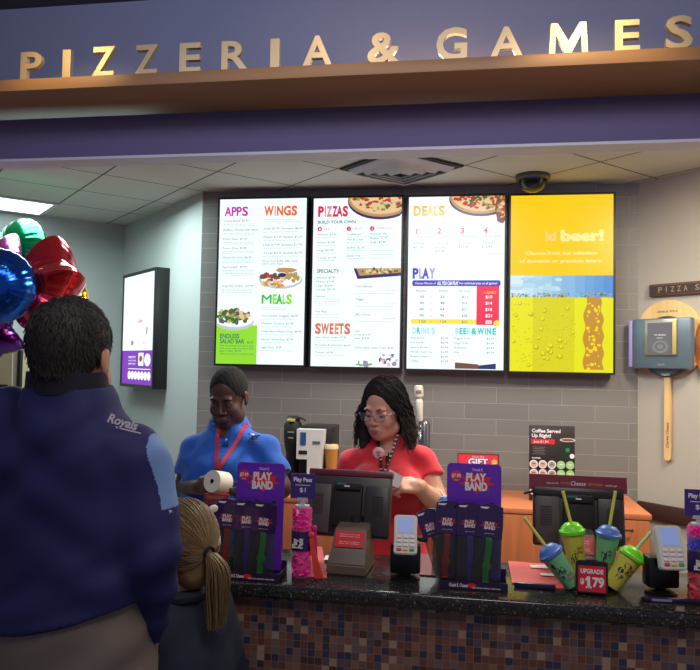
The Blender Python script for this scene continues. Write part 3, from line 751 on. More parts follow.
    P = [s.c(208, 634), s.c(208, 657), s.c(296, 657), s.c(296, 640)]; P2 = [s.c(360, 636), s.c(360, 657), s.c(296, 657), s.c(296, 644)]
    for pp, cc in ((P, 'brown'), (P2, 'navy')):
        yy = s.y(); s.faces([(u, yy, v_) for u, v_ in pp], [(0, 1, 2, 3)], PIX[cc])
def scr4(s):
    s.r(33, 0, 418, 297, 'beer1')
    s.t('Good', 105, 205, 152, 32, 'beer1', .05); s.t('ld', 165, 205, 152, 32, 'pgold', .05); s.t('beer!', 222, 384, 150, 38, 'paper', .06)
    s.t('Choose from our selection', 90, 358, 214, 13, 'paper', .03); s.t('of domestic or premium beers.', 68, 376, 243, 13, 'paper', .03)
    for i in range(22):
        x0_ = 33 + 385 * i / 22; s.r(x0_, 297, x0_ + 17.5, 378, 'sk%d' % (min(9, int(i * 10 / 22))))
    for i in range(24): s.d(random.uniform(40, 220), random.uniform(310, 350), random.uniform(14, 30), random.uniform(5, 10), 'sk%d' % random.choice((1, 2, 3)), .1, 16)
    for i in range(160): s.d(random.uniform(36, 415), random.uniform(362, 378), 4, 3, random.choice(['leaf', 'grey', 'bubble', 'sky']), .2, 6)
    s.r(33, 378, 418, 650, 'beer3'); s.r(120, 378, 275, 650, 'beer4')
    for i in range(230):
        x = 36 + 240 * random.random() ** .8; y = random.uniform(384, 640); r_ = random.uniform(1.5, 4) if i > 26 else random.uniform(6, 11)
        s.d(x, y, r_, r_, 'bubble', .1, 8); s.d(x - .1 * r_, y - .25 * r_, r_ * .75, r_ * .7, 'beer3', .1, 8)
    yy = s.y(); xl = []; xr = []
    for i in range(25):
        y = 378 + i * 10.9; xl.append(s.c(318 - 8 * min(i, 8) / 8 + 5 * math.sin(i * .8), y)); xr.append(s.c(370 + 10 * min(i, 8) / 8 + 4 * math.sin(i * 1.1), y))
    pts = xl + xr[::-1]; s.faces([(u, yy, v_) for u, v_ in pts], [tuple(range(len(pts)))], PIX['amberb'])
    for i in range(46): s.d(random.uniform(322, 368), random.uniform(400, 640), random.uniform(2, 8), random.uniform(2, 8), 'beer2', .1, 8)
menu(216, 198, 307, 363.5, 'leftmost menu screen listing apps, wings and meals with a green salad bar block', scr1, (22, 35, 358, 645))
menu(310.5, 197, 402, 366, 'menu screen listing pizzas and sweets, second from the left', scr2, (18, 28, 366, 652))
menu(406.5, 195.5, 505, 368.5, 'menu screen with deals and the purple play price table', scr3, (25, 20, 388, 660))
menu(509.5, 194, 613.5, 371, 'yellow beer advertising screen at the right end of the menu row', scr4, (33, 0, 418, 650), 'beer1')

# ------------------------------------------------------------------ lightbox on the left wall
uA = hit_line(168, CL, d45); uB = hit_line(133, CL, d45)
nL = Vector((-1, -1, 0)).normalized()
Pm = CL + d45 * ((uA + uB) / 2); Wd = abs(uB - uA) * 0.97
LB = empty('poster_lightbox', (Pm.x, Pm.y, 1.445), 'tall black framed lightbox with a white and purple poster on the left wall', 'lightbox')
LB.rotation_euler = (0, 0, R(-45)); LBH = .91
s = Scr(20, 60, 200, 620, Wd - .06, LBH - .05)
s.r(20, 448, 200, 622, 'pviolet')
s.t('PARTY', 60, 105, 482, 10, 'white', .02); s.t('FUN TIME', 60, 105, 500, 8, 'white', .02); s.t('EVERY DAY', 60, 105, 516, 8, 'white', .02)
s.r(120, 460, 150, 525, 'white'); s.d(134, 490, 10, 16, 'tom', .1); s.d(172, 495, 18, 32, 'white')
s.r(60, 540, 190, 544, 'white')
for i in range(7): s.d(68 + i * 19, 575, 10, 22, 'white')
s.d(125, 300, 18, 8, 'pink', .2); s.d(80, 410, 9, 14, 'grey', .3); s.d(164, 350, 5, 20, 'grey', .3); s.d(150, 412, 5, 5, 'pink')
Mx = T(0, -.105, .025)
for v in s.bm.verts: v.co = Mx @ v.co
s.build('poster', pal, LB, recalc=False)
f = MB()
for sx in (-1, 1): f.box((sx * (Wd / 2 - .015), -.055, LBH / 2), (.03, .11, LBH), bev=.003)
for zz in (.0125, LBH - .0125): f.box((0, -.055, zz), (Wd - .06, .11, .025))
f.box((0, -.045, LBH / 2), (Wd - .061, .09, LBH - .051)); f.build('frame', M_DARK, LB)
# ------------------------------------------------------------------ the counter
YK = YC + .70        # back edge of the granite
cn = empty('service_counter', (0, YC, 0), 'long service counter with speckled black granite top and small mosaic tile front', 'counter')
mb = MB(); mb.box((-.55, .20, (ZT - .04) / 2), (4.3, .34, ZT - .04)); mb.build('mosaic_front', M_MOS, cn)
mb = MB(); mb.box((-.55, .19, ZT - .02), (4.34, .38, .04), bev=.008, seg=3); mb.build('granite_top', M_GRAN, cn)

def base(px, py):                      # place on the counter top under a photo coordinate
    return atz(px, py, ZT)
M_REDMAT = mat('red_mat', (206, 70, 72), 0.5); M_PAPER = mat('white_paper', (228, 226, 214), 0.7)
M_CREAM = mat('cream_paper', (214, 208, 176), 0.7)
# red mats behind the granite edge
for a, b, c_, d_, lab in (((296, 577), (327, 579), (322, 548), (294, 546), 'red counter mat behind the tube of pink bands'),
                          ((512, 584), (566, 590), (556, 566), (508, 562), 'red counter mat in front of the right till, white slips on it'),
                          ((396, 574), (436, 577), (434, 556), (398, 553), 'dark red counter mat by the first card reader')):
    v = [atz(*q, ZT) for q in (a, b, c_, d_)]
    o_ = sum(v, Vector()) / 4
    mb = MB(); vv = [(p.x - o_.x, p.y - o_.y, z) for z in (0.0005, .004) for p in v]
    mb.faces(vv, [(3, 2, 1, 0), (4, 5, 6, 7), (0, 1, 5, 4), (1, 2, 6, 5), (2, 3, 7, 6), (3, 0, 4, 7)])
    o = mb.build('counter_mat', M_REDMAT if 'dark' not in lab else mat('dark_red_mat', (120, 40, 46), .5)); o.location = (o_.x, o_.y, ZT); tag(o, lab, 'mat')
def slip(px, py, w_, l_, rz, lab, m=None, z=0.0045, lines=0, group=None, name='paper_slip', cat='paper'):
    p = base(px, py); mb = MB(); n = 8
    mb.box((0, 0, 0), (w_, l_, .0008))
    for k in range(lines): mb.box((random.uniform(-.1, .1) * w_ * .3, l_ * (.35 - .7 * k / max(1, lines - 1)), .0006), (w_ * random.uniform(.35, .7), .0018, .0002), 1)
    o = mb.build(name, [m or M_PAPER, mat('print_grey', (120, 120, 112), .8)]); o.location = (p.x, p.y, ZT + z); o.rotation_euler = (0, 0, R(rz)); tag(o, lab, cat, group)
slip(260, 574.5, .036, .09, -28, 'cream till receipt lying on the granite near the left wristband display', M_CREAM, .0012, 5, name='receipt', cat='receipt')
slip(336, 560, .07, .05, 4, 'white slip of paper behind the pink tube, left of the till base', z=.006)
slip(543, 569, .075, .03, 3, 'upper white slip on the red mat', z=.0065); slip(551, 577, .06, .022, 3, 'lower white slip on the red mat, partly behind the blue-lidded cup', z=.0065)

# ------------------------------------------------------------------ wristband displays
M_CARD = mat('purple_card', (96, 40, 176), 0.35, coat=.3); M_CARDD = mat('dark_purple_foil', (46, 26, 84), 0.25, coat=.5)
M_RED = mat('red_print', (206, 44, 60), .45); M_WPR = mat('white_print', (226, 220, 226), .5); M_TRAY = mat('tray_purple_black', (40, 26, 62), .35)
M_BAND = {'red': mat('band_red', (176, 40, 44), .4), 'purple': mat('band_purple', (86, 50, 160), .4), 'green': mat('band_green', (44, 160, 74), .4)}
M_BAG = mat('clear_bag', (60, 66, 60), .15, alpha=.45)
M_FACE = mat('card_face', (40, 34, 40), .5)
def splash(mb, x, z, rx, rz, mi, y, n=16):
    pts = [(x + rx * (1 if i % 2 else .62) * math.cos(2 * PI * i / n + .2), y, z + rz * (1 if i % 2 else .62) * math.sin(2 * PI * i / n + .2)) for i in range(n)]
    mb.faces(pts, [tuple(range(n))], mi)
def band_display(px, py, lab, lab_t, Wc=.142, Hc=.30, rz=0.0):
    p = base(px, py); e = empty('wristband_display', (p.x, p.y, ZT), lab, 'display stand', rz=rz, group=None)
    mb = MB(); mb.at(T(0, .0, .012) @ RX(-4)); mb.prism(rrect(Wc, Hc, .012, top_only=True), .004)
    mb.build('backing_card', M_CARD, e)
    mb = MB(); mb.at(T(0, 0, .012) @ RX(-4)); y = -.0026
    splash(mb, .008, Hc - .052, .052, .032, 1, y, 18); splash(mb, -.05, Hc - .036, .019, .019, 1, y, 40)
    mb.text('PLAY', .006, Hc - .048, .021, 0, y=y - .0004, width=.056, bold=.045); mb.text('BAND', .006, Hc - .074, .022, 0, y=y - .0004, width=.062, bold=.045)
    mb.text('Chuck E.', .01, Hc - .02, .007, 0, y=y - .0003, width=.03, bold=.01)
    mb.text('$7.99', -.05, Hc - .040, .010, 0, y=y - .0006, width=.026, bold=.02); mb.text('each', -.05, Hc - .049, .004, 0, y=y - .0006, width=.012)
    mb.build('card_print', [M_WPR, M_RED], e)
    mb = MB(); mb.box((0, -.035, .004), (Wc + .03, .085, .006)); mb.box((0, -.077, .012), (Wc + .03, .003, .022)); mb.box((0, .006, .02), (Wc + .03, .003, .04))
    for sx in (-1, 1): mb.box((sx * (Wc / 2 + .0135), -.035, .012), (.003, .083, .022))
    mb.text('Chuck E. Cheese', -.04, .008, .009, 1, y=-.0792, width=.05, bold=.03); mb.text('play band exclusive wrist wear', .035, .006, .005, 1, y=-.0792, width=.075, bold=.01); splash(mb, -.005, .013, .016, .008, 2, -.0790)
    mb.build('tray', [M_TRAY, M_WPR, M_RED], e)
    for i in (-1, 0, 1):
        mb = MB(); mb.tube([(i * .050 + .000, 0, Hc - .108), (i * .050 + .000, -.022, Hc - .106), (i * .050 + .000, -.038, Hc - .104), (i * .050 + .000, -.040, Hc - .096)], .0022, 6)
        mb.box((i * .050 + .000, -.018, Hc - .100), (.013, .006, .022), bev=.002); mb.build('hook', M_BLK, e)
    return e, p
def pouch(M, col, lab, group, h_=.165, w_=.04, lean=0.0):
    e = empty('wristband_pouch', (0, 0, 0), lab, 'wristband pack', group=group); e.matrix_world = M
    mb = MB(); mb.at(RY(lean)); W2 = w_ / 2
    hd = h_ * .40
    prof = [(-W2 * .92, 0), (-W2, -hd * .5), (-W2, -hd), (W2, -hd), (W2, -hd * .5), (W2 * .92, 0), (W2 * .4, .006), (-W2 * .4, .006)]
    mb.prism(prof, .006); mb.build('header', M_CARDD, e)
    mb = MB(); mb.at(RY(lean)); splash(mb, 0, -hd * .6, w_ * .42, .013, 1, -.0034, 14)
    mb.text('PLAY', 0, -hd * .6, .009, 0, y=-.0038, width=.026, bold=.04); mb.text('BAND', 0, -hd * .6 - .011, .0095, 0, y=-.0038, width=.029, bold=.04); mb.text('game on your wrist', 0, -hd * .88, .003, 0, y=-.0036, width=.026)
    mb.faces([(-W2 * .8, -.0035, -.002), (-W2 * .1, -.0035, -.001), (-W2 * .3, -.0035, -.007), (-W2 * .8, -.0035, -.006)], [(0, 1, 2, 3)], 0)  # glint on the foil, painted as a flat white patch
    mb.build('header_print_glint', [M_WPR, mat('dim_red_print', (150, 40, 60), .5)], e)
    mb = MB(); mb.at(RY(lean)); z0, z1 = -hd, -h_
    n = 6; pts = [(0, -.003 - .006 * math.sin(PI * k / n) * 0, z0 + (z1 - z0) * k / n) for k in range(n + 1)]
    mb.tube([(.002 * math.sin(k * 1.1), .0, z0 + (z1 - z0) * .96 * k / n) for k in range(n + 1)], 0, mi=0, flat=(.016, .004, (0, 1, 0)))
    mb.lathe([(.0, -.004), (.012, -.004), (.012, .003), (0, .004)], 14, 0, T(0, 0, z0 + (z1 - z0) * .62) @ RX(90)); mb.build('band', M_BAND[col], e)
    mb = MB(); mb.at(RY(lean)); k = 10
    for sy in (-1, 1):
        v = []; f = []
        for i in range(k + 1):
            for j in range(7):
                u = -1 + 2 * j / 6; t = i / k
                v.append((u * W2 * (1 + .1 * t), sy * (.007 * (1 - u * u) * math.sin(PI * min(1, t * 1.02 + .001)) ** .5 + .0012 * math.sin(9 * u + 7 * t)), z0 + .001 + (z1 - z0) * t))
        for i in range(k):
            for j in range(6): f.append((i * 7 + j, i * 7 + j + 1, (i + 1) * 7 + j + 1, (i + 1) * 7 + j))
        mb.faces(v, f, 0, True)
    mb.build('clear_bag', M_BAG, e)
    return e
d1, p1 = band_display(257, 573, 'purple wristband display card beside the man in the blue polo shirt', '', Wc=.142, Hc=.30)
d2, p2 = band_display(473, 582, 'purple wristband display card to the right of the woman in red', '', Wc=.152, Hc=.315)
G1, G2 = 'wristband packs on the left display', 'wristband packs on the right display'
for k, (p, Hc, wh, G) in enumerate(((p1, .30, 'left', G1), (p2, .315, 'right', G2))):
    for i, col in ((-1, 'red'), (0, 'purple'), (1, 'green')):
        zt = ZT + Hc - .092
        pouch(T(p.x + i * .058 - (.012 if k else .020), p.y - .036 - .012 * (i + 1), zt) @ RZ(random.uniform(-3, 3)), col, 'front wristband pack with a %s band hanging on the %s purple display' % (col, wh), G, h_=zt - ZT - .014, w_=.070, lean=(-2, 1, -4)[i + 1] * -1)
pouch(T(p1.x - .118, p1.y - .012, ZT + .19), 'red', 'foil wristband pack at the left edge of the left display, behind the child ponytail', G1, h_=.183, w_=.06, lean=-2)
pouch(T(p2.x - .135, p2.y - .005, ZT + .19), 'red', 'wristband pack leaning out over the left side of the right display', G2, h_=.18, w_=.06, lean=-20)
o_ = base(243, 574)

# ------------------------------------------------------------------ play pass tubes
def tube_stand(px, py, lab, cols, flip=False):
    p = base(px, py); e = empty('candy_tube_stand', (p.x, p.y, ZT), lab, 'tube display')
    mb = MB(); mb.lathe([(.0, .0), (.031, 0), (.033, .004), (.033, .24), (.031, .244), (0, .244)], 28); mb.build('clear_tube', mat('clear_tube', (230, 190, 215), .08, alpha=.12), e)
    for nm, (z0, z1), c_ in (('lower_fill', (.004, .10), cols[0]), ('upper_fill', (.16, .21), cols[1]), ('top_fill', (.21, .238), cols[2])):
        mb = MB(); n = 30
        for i in range(60):
            a = random.uniform(0, 2 * PI); z = random.uniform(z0, z1)
            mb.box((.022 * math.cos(a), .022 * math.sin(a), z), (.016, .016, .022), rot=Matrix.Rotation(random.uniform(0, 3), 4, 'X') @ Matrix.Rotation(a, 4, 'Z'))
        mb.cyl((0, 0, (z0 + z1) / 2), .026, z1 - z0, 20); mb.build(nm, c_, e)
    mb = MB(); pts = [(-.036, .10), (.036, .10), (.036, .165), (-.036, .165)]
    v = []; n = 14
    for zz in (.098, .166):
        for k in range(n + 1):
            a = -PI * .98 + PI * .96 * k / n; v.append((.0345 * math.cos(a), .0345 * math.sin(a), zz))
    mb.faces(v, [(k, k + 1, n + 2 + k, n + 1 + k) for k in range(n)], 0, True)
    mb.text('Play', 0, 0, .016, 1, bold=.04, width=.034, M=T(-.008, -.0352, .118) @ RY(-90) @ T(.008, 0, 0)); mb.text('Pass', 0, 0, .016, 1, bold=.04, width=.034, M=T(.011, -.0352, .118) @ RY(-90) @ T(.008, 0, 0))
    mb.build('label', [M_CARDD, M_WPR], e)
    mb = MB(); mb.lathe([(.024, .244), (.024, .252), (.008, .256), (.008, .27), (0, .27)], 20); mb.box((0, 0, .272), (.034, .008, .012)); mb.build('cap', mat('frosted_cap', (176, 176, 190), .3), e)
    mb = MB(); mb.box((0, 0, .318), (.082, .004, .088)); mb.text('Play Pass', 0, .335, .014, 1, y=-.0026, width=.062, bold=.04); mb.box((0, -.0024, .322), (.05, .0006, .002), 1); mb.text('$1', 0, .298, .015, 1, y=-.0026, width=.02, bold=.04)
    mb.build('sign', [mat('indigo_sign', (60, 44, 120), .4), M_WPR], e)
    e.scale = (.86, .86, .80)
    return p
M_PINK = mat('hot_pink', (240, 20, 150), .35, coat=.3); M_ORG = mat('coral_band', (226, 70, 60), .4); M_BLU = mat('royal_blue_band', (40, 60, 200), .4)
pt = tube_stand(301, 577, 'clear tube of pink bands with an indigo one dollar sign, left of the first till', (M_PINK, M_PINK, M_PINK))
pt2 = tube_stand(699, 601, 'clear tube of pink and blue bands with an indigo sign at the right edge', (M_RED, M_BLU, M_PINK))
for i, (dx, z1, ry, m_, lab) in enumerate(((.040, .125, 9, M_ORG, 'coral wristband strip leaning right beside the pink tube'), (.052, .11, 18, mat('red_orange_band', (214, 80, 52), .4), 'orange-red wristband strip outermost beside the pink tube'), (.036, .14, 4, mat('magenta_band', (200, 40, 120), .4), 'magenta wristband strip closest to the pink tube'))):
    mb = MB(); mb.tube([(0, 0, .002), (0, -.002, z1 * .5), (0, .001, z1)], 0, flat=(.013, .003, (0, 1, 0)))
    mb.sph((0, 0, z1 * .98), (.009, .004, .009)); o = mb.build('wristband_strip', m_); o.location = (pt.x + dx + .010, pt.y - .02 + .006 * i, ZT + .003); o.rotation_euler = (0, R(-ry), 0); tag(o, lab, 'wristband')

# ------------------------------------------------------------------ tills
M_TERM = mat('till_shell', (46, 40, 42), .42); M_TERM2 = mat('till_panel', (72, 64, 64), .5); M_TAUPE = mat('taupe_plastic', (98, 88, 76), .4)
M_MAROON = mat('maroon_card', (116, 26, 50), .4); M_LABR = mat('red_label', (204, 30, 44), .45)
def till(px, py, lab, rz, Wt, Ht, sign=False, tl=-14, ox=0.0, back=0.0, mz=.072):
    p = base(px, py); p.y += back; e = empty('cash_till', (p.x, p.y, ZT), lab, 'till', rz=R(rz)); 
    M = T(ox, .10, mz) @ RX(tl)
    mb = MB(); mb.at(M); mb.box((0, 0, Ht / 2), (Wt, .03, Ht), bev=.008); mb.build('screen_housing', M_TERM, e)
    mb = MB(); mb.at(M); mb.box((0, .017, Ht / 2), (Wt - .03, .004, Ht - .03)); mb.build('screen_glass', mat('screen_glass_off', (16, 18, 22), .1), e)
    for sx in (-1, 1):
        mb = MB(); mb.at(M); mb.box((sx * Wt * .34, -.020, Ht * .44), (Wt * .27, .014, Ht * .78), bev=.004)
        for k in range(12): mb.box((sx * Wt * .36, -.0275, Ht * (.35 + .028 * k)), (Wt * .13, .001, .0018), 1)
        mb.build('rear_panel', [M_TERM2 if sx < 0 else M_TERM, M_BLK], e)
    mb = MB(); mb.at(M); mb.box((0, -.024, Ht * .5), (Wt * .34, .02, Ht * .66), bev=.004); mb.box((0, -.036, Ht * .80), (Wt * .30, .012, .022), bev=.003); mb.build('rear_cover', M_BLK, e)
    mb = MB(); mb.at(M); mb.box((-.002, -.0425, Ht * .80), (.016, .001, .004), 0); mb.box((-.02, -.0425, Ht * .80 + .006), (.03, .001, .005), 1); mb.build('maker_mark', [M_WPR, mat('teal_mark', (40, 110, 110), .4)], e)
    mb = MB(); mb.tube([(0, .05, .02), (0, .085, .06), (0, .10, .14)], .022, 12); mb.build('neck', M_BLK, e)
    # wedge shaped base
    mb = MB(); w0, w1 = .058, .05
    v = [(-w0, -.05, 0), (w0, -.05, 0), (w0, .10, 0), (-w0, .10, 0), (-w0, -.05, .03), (w0, -.05, .03), (-w1, -.012, .062), (w1, -.012, .062), (-w1 + .002, .02, .118), (w1 - .002, .02, .118), (-w1, .09, .125), (w1, .09, .125)]
    mb.faces(v, [(0, 1, 5, 4), (4, 5, 7, 6), (6, 7, 9, 8), (8, 9, 11, 10), (10, 11, 2, 3), (3, 2, 1, 0), (0, 4, 6, 8, 10, 3), (1, 2, 11, 9, 7, 5)])
    bmesh.ops.bevel(mb.bm, geom=list(mb.bm.edges), offset=.004, segments=2, affect='EDGES'); mb.build('base', M_TAUPE, e)
    mb = MB(); sl = math.degrees(math.atan2(.032, .056)); mb.at(T(0, .004, .090) @ RX(-sl)); mb.box((0, -.003, 0), (.086, .002, .048))
    for k, z in enumerate((.012, .006, -.010, -.015)): mb.text(('Please check your order', 'before you pay', 'No refunds on game', 'play or tokens')[k], 0, z, .0035, 1, y=-.0045, width=.06)
    mb.build('warning_label', [M_LABR, M_WPR], e)
    mb = MB(); mb.at(M)
    if sign:
        mb.box((0, -.004, Ht + .012), (Wt + .02, .004, .048)); mb.text('what you do', -.075, Ht + .008, .0055, 1, y=-.0066, width=.036); mb.text('MORE', -.036, Ht + .008, .007, 2, y=-.0066, width=.026, bold=.02)
        mb.text('Cheese', .002, Ht + .006, .013, 1, y=-.0066, width=.044, shear=.3); mb.text('REWARDS', .052, Ht + .008, .007, 2, y=-.0066, width=.042, bold=.02); mb.text('members get', .098, Ht + .008, .0055, 1, y=-.0066, width=.034)
        mb.build('reward_sign', [M_MAROON, M_WPR, mat('ochre_print', (170, 120, 60), .5)], e)
        mb = MB(); mb.at(M)
        mb.box((0, -.006, Ht - .022), (Wt * .98, .034, .02), bev=.004)
        mb.tube([(-Wt * .5, -.01, Ht - .018), (-Wt * .57, -.02, Ht - .024), (-Wt * .6, -.02, Ht - .026)], .004, 6); mb.build('card_swipe', M_BLK, e)
    else:
        mb.box((0, 0, Ht + .006), (Wt + .004, .036, .020), bev=.004); mb.build('top_strip', mat('maroon_strip', (98, 30, 44), .4), e)
    return e, p
till(349, 571, 'black till before the woman in red, with taupe base and red label', -3, .262, .188, tl=-16, ox=-.03)
till(581, 583, 'black till with a maroon rewards sign along its top, behind the four cups', -2, .268, .178, sign=True, tl=-12, ox=.012, back=.05, mz=.062)
# small clear box and cable clutter beside the first till
p = base(410, 566); mb = MB(); mb.box((0, 0, .028), (.075, .06, .05), bev=.004); mb.box((0, -.031, .038), (.05, .002, .018), 1); o = mb.build('slip_printer', [mat('dark_red_plastic', (70, 26, 32), .3), M_BLK]); o.location = (p.x - .025, p.y + .06, ZT + .001); tag(o, 'small dark red box between the first till base and the card reader stand', 'box')

# ------------------------------------------------------------------ card readers
M_GREYP = mat('pale_grey_plastic', (206, 206, 196), .35); M_LCD = emis('reader_lcd', (150, 170, 225), .62)
def reader(px, py, lab, rz, tilt, zc, k=1.0, stand='pole'):
    p = base(px, py); e = empty('card_reader', (p.x, p.y, ZT), lab, 'card reader', rz=R(rz))
    M = T(0, -.02, zc) @ RX(-tilt); hh = .118 * k; ww = .072 * k
    mb = MB(); mb.at(M @ T(0, 0, -hh / 2)); mb.prism([(-ww / 2, 0.004), (-ww / 2 + .005, 0), (ww / 2 - .005, 0), (ww / 2, .004), (ww / 2 * .96, hh * .5), (ww / 2 * 1.0, hh - .006), (ww / 2 - .006, hh), (-ww / 2 + .006, hh), (-ww / 2 * 1.0, hh - .006), (-ww / 2 * .96, hh * .5)], .022)
    bmesh.ops.bevel(mb.bm, geom=[x for x in mb.bm.edges], offset=.0025, segments=2, affect='EDGES'); mb.build('casing', M_GREYP, e)
    mb = MB(); mb.at(M); mb.box((0, -.0115, hh * .24), (ww * .70, .002, hh * .40)); mb.build('display', M_LCD, e)
    for r_ in range(4):
        for c_ in range(3):
            mm = M_WPR if r_ < 3 else (mat('key_red', (214, 60, 60), .4), mat('key_yellow', (220, 190, 70), .4), mat('key_green', (60, 160, 90), .4))[c_]
            mb = MB(); mb.at(M); mb.box(((c_ - 1) * ww * .27, -.012, -hh * (.07 + .105 * r_)), (ww * .20, .005, hh * .065), bev=.001); mb.build('key', mm, e)
    mb = MB(); mb.at(M); mb.box((0, .018, -.01), (ww * .8, .016, hh * .7), bev=.004); mb.build('back_shell', M_DARK, e)
    mb = MB(); mb.tube([(0, .03, .004), (0, .03, zc * .55), (0, .012, zc - .01)], .014, 12); mb.lathe([(0, 0), (.042, 0), (.042, .008), (.012, .014), (0, .014)], 24, 0, T(0, .03, 0)); mb.box((0, .032, zc * .45), (.085, .05, zc * .62), bev=.008); mb.tube([(.0, .03, zc * .9), (.03, .03, zc * .86), (.06, .04, zc * .8)], .007, 8); mb.build('stand', M_DARK, e)
    return e
reader(405, 582, 'pale card reader on a black stand beside the first till, screen tilted left', 4, 24, .134, .90)
reader(666, 597, 'pale card reader on a black stand at the right, before the beige wall', 10, 22, .134, .96)
# hand pump behind the display and black floor riser pieces
p = atz(443, 560, ZT); e = empty('sanitizer_bottle', (p.x, p.y + .06, ZT), 'small black bottle with a blue cap left of the right wristband display', 'bottle')
mb = MB(); mb.lathe([(0, 0), (.018, 0), (.018, .13), (.012, .15), (.012, .16), (0, .16)], 18); mb.build('body', M_BLK, e)
mb = MB(); mb.lathe([(0, .16), (.017, .16), (.018, .176), (.012, .185), (0, .186)], 18); mb.build('cap', mat('sky_blue_plastic', (90, 140, 210), .4), e)

# ------------------------------------------------------------------ souvenir cups and price sign
M_LG = mat('lime_lid', (110, 220, 20), .35); M_LB = mat('blue_lid', (70, 112, 190), .4); M_CG = mat('mint_cup', (120, 190, 140), .4); M_CY = mat('yellow_cup', (206, 206, 80), .4)
M_STR = mat('straw_yellow', (214, 208, 90), .4); M_STG = mat('straw_green', (170, 214, 140), .4); M_SMUD = mat('dark_print', (54, 50, 56), .5); M_REDTX = mat('cup_red_print', (176, 66, 70), .5)
def cup(px, py, ry, rx, lid, body, strawm, lab, k, h_=.105, strawtilt=0, strawlen=.085, side=-1, dz=0.0, k_=1.0):
    p = base(px, py); e = empty('souvenir_cup', (p.x, p.y, ZT + dz), lab, 'cup', group='souvenir cups round the price sign'); e.rotation_euler = (R(rx), R(ry), 0); e.scale = (k_,) * 3; e.location.z += abs(math.sin(R(ry))) * .019 * k_
    r0, r1 = .019, .028
    mb = MB(); mb.lathe([(0, 0), (r0, 0), (r0 + .001, .003), (r1, h_ * .96), (r1 + .001, h_), (0, h_)], 28); mb.build('cup_body', body, e)
    mb = MB()
    def surf(a, z): r = r0 + (r1 - r0) * z / h_ + .0006; return (r * math.sin(a), -r * math.cos(a), z)
    rnd = random.Random(k * 7 + 1)
    for q in range(6):                   # loose dark print patches
        a0 = rnd.uniform(-.7, .1) if side < 0 else rnd.uniform(-.6, .3); z0 = h_ * rnd.uniform(.2, .75); n = 9; pts = []
        ra = rnd.uniform(.18, .42); rz_ = h_ * rnd.uniform(.06, .13)
        for i in range(n):
            t = 2 * PI * i / n; g = rnd.uniform(.6, 1.1); pts.append(surf(a0 + ra * g * math.cos(t), z0 + rz_ * g * math.sin(t)))
        mb.faces(pts, [tuple(range(n))], 0)
    for row in range(2):                 # small red lettering bars with letters
        za = h_ * (.62 if body == M_CY else .30) - row * .011
        for i in range(6):
            a = .15 + i * .13; w_ = .045
            mb.faces([surf(a - w_, za), surf(a + w_, za), surf(a + w_, za + .007), surf(a - w_, za + .007)], [(0, 1, 2, 3)], 1)
    mb.build('cup_print', [M_SMUD, M_REDTX], e, recalc=False)
    mb = MB(); mb.lathe([(r1 + .001, h_ - .003), (r1 + .005, h_ - .003), (r1 + .005, h_ + .004), (r1 + .001, h_ + .006), (r1 * .92, h_ + .013), (r1 * .62, h_ + .021), (r1 * .2, h_ + .024), (0, h_ + .024)], 28); mb.build('lid', lid, e)
    mb = MB(); mb.tube([(0, 0, h_ + .016), (strawlen * math.sin(R(strawtilt)), 0, h_ + .016 + strawlen * math.cos(R(strawtilt)))], .0042, 10); mb.build('straw', strawm, e)
cup(573, 590, -36, -4, M_LB, M_CG, M_STR, 'mint cup with blue lid tilted left, leftmost of the four cups', 1, .088, -2, .09, k_=1.12)
cup(578, 583, -8, 0, M_LG, M_CY, M_STR, 'yellow cup with lime lid and a yellow straw leaning left, behind the price sign', 2, .108, -6, .088, dz=.022, k_=1.1)
cup(603, 584, 7, 0, M_LB, M_CG, M_STR, 'mint cup with blue lid tilted right, behind the price sign', 3, .106, 2, .098, dz=.022, k_=1.08)
cup(611, 591, 33, -4, M_LG, M_CY, M_STG, 'yellow cup with lime lid tilted far right with a pale green straw', 4, .088, 6, .062, k_=1.12)
p = base(591, 585); mb = MB(); mb.box((0, 0, .0105), (.13, .055, .021), bev=.003); o = mb.build('cup_riser', M_DARK); o.location = (p.x, p.y + .006, ZT); tag(o, 'low black riser under the two upright cups behind the price sign', 'riser')
p = base(591, 594); e = empty('price_sign', (p.x, p.y - .012, ZT), 'black framed red upgrade price sign on the granite between the cups', 'sign', rz=R(-3))
mb = MB(); mb.at(T(0, 0, .006) @ RX(-8)); mb.prism(rrect(.082, .083, .010), .012); mb.box((0, 0, .083), (.03, .008, .008), bev=.002); mb.build('frame', M_DARK, e)
mb = MB(); mb.at(T(0, 0, .006) @ RX(-8)); mb.box((0, -.0065, .037), (.070, .002, .066)); mb.text('UPGRADE', 0, .051, .011, 1, y=-.0078, width=.058, bold=.04); mb.text('$', -.025, .024, .013, 1, y=-.0078, width=.011, bold=.04); mb.box((-.0085, -.0078, .028), (.0075, .0006, .030), 1); mb.faces([(-.012, -.0081, .043), (-.017, -.0081, .036), (-.017, -.0081, .031), (-.012, -.0081, .034)], [(0, 1, 2, 3)], 1); mb.box((-.0085, -.0078, .0155), (.015, .0006, .005), 1); mb.text('79', .016, .018, .023, 1, y=-.0078, width=.030, bold=.04)
mb.build('card', [M_LABR, M_WPR], e)
mb = MB(); mb.box((0, .012, .004), (.07, .012, .007), bev=.002); mb.build('foot', M_DARK, e)
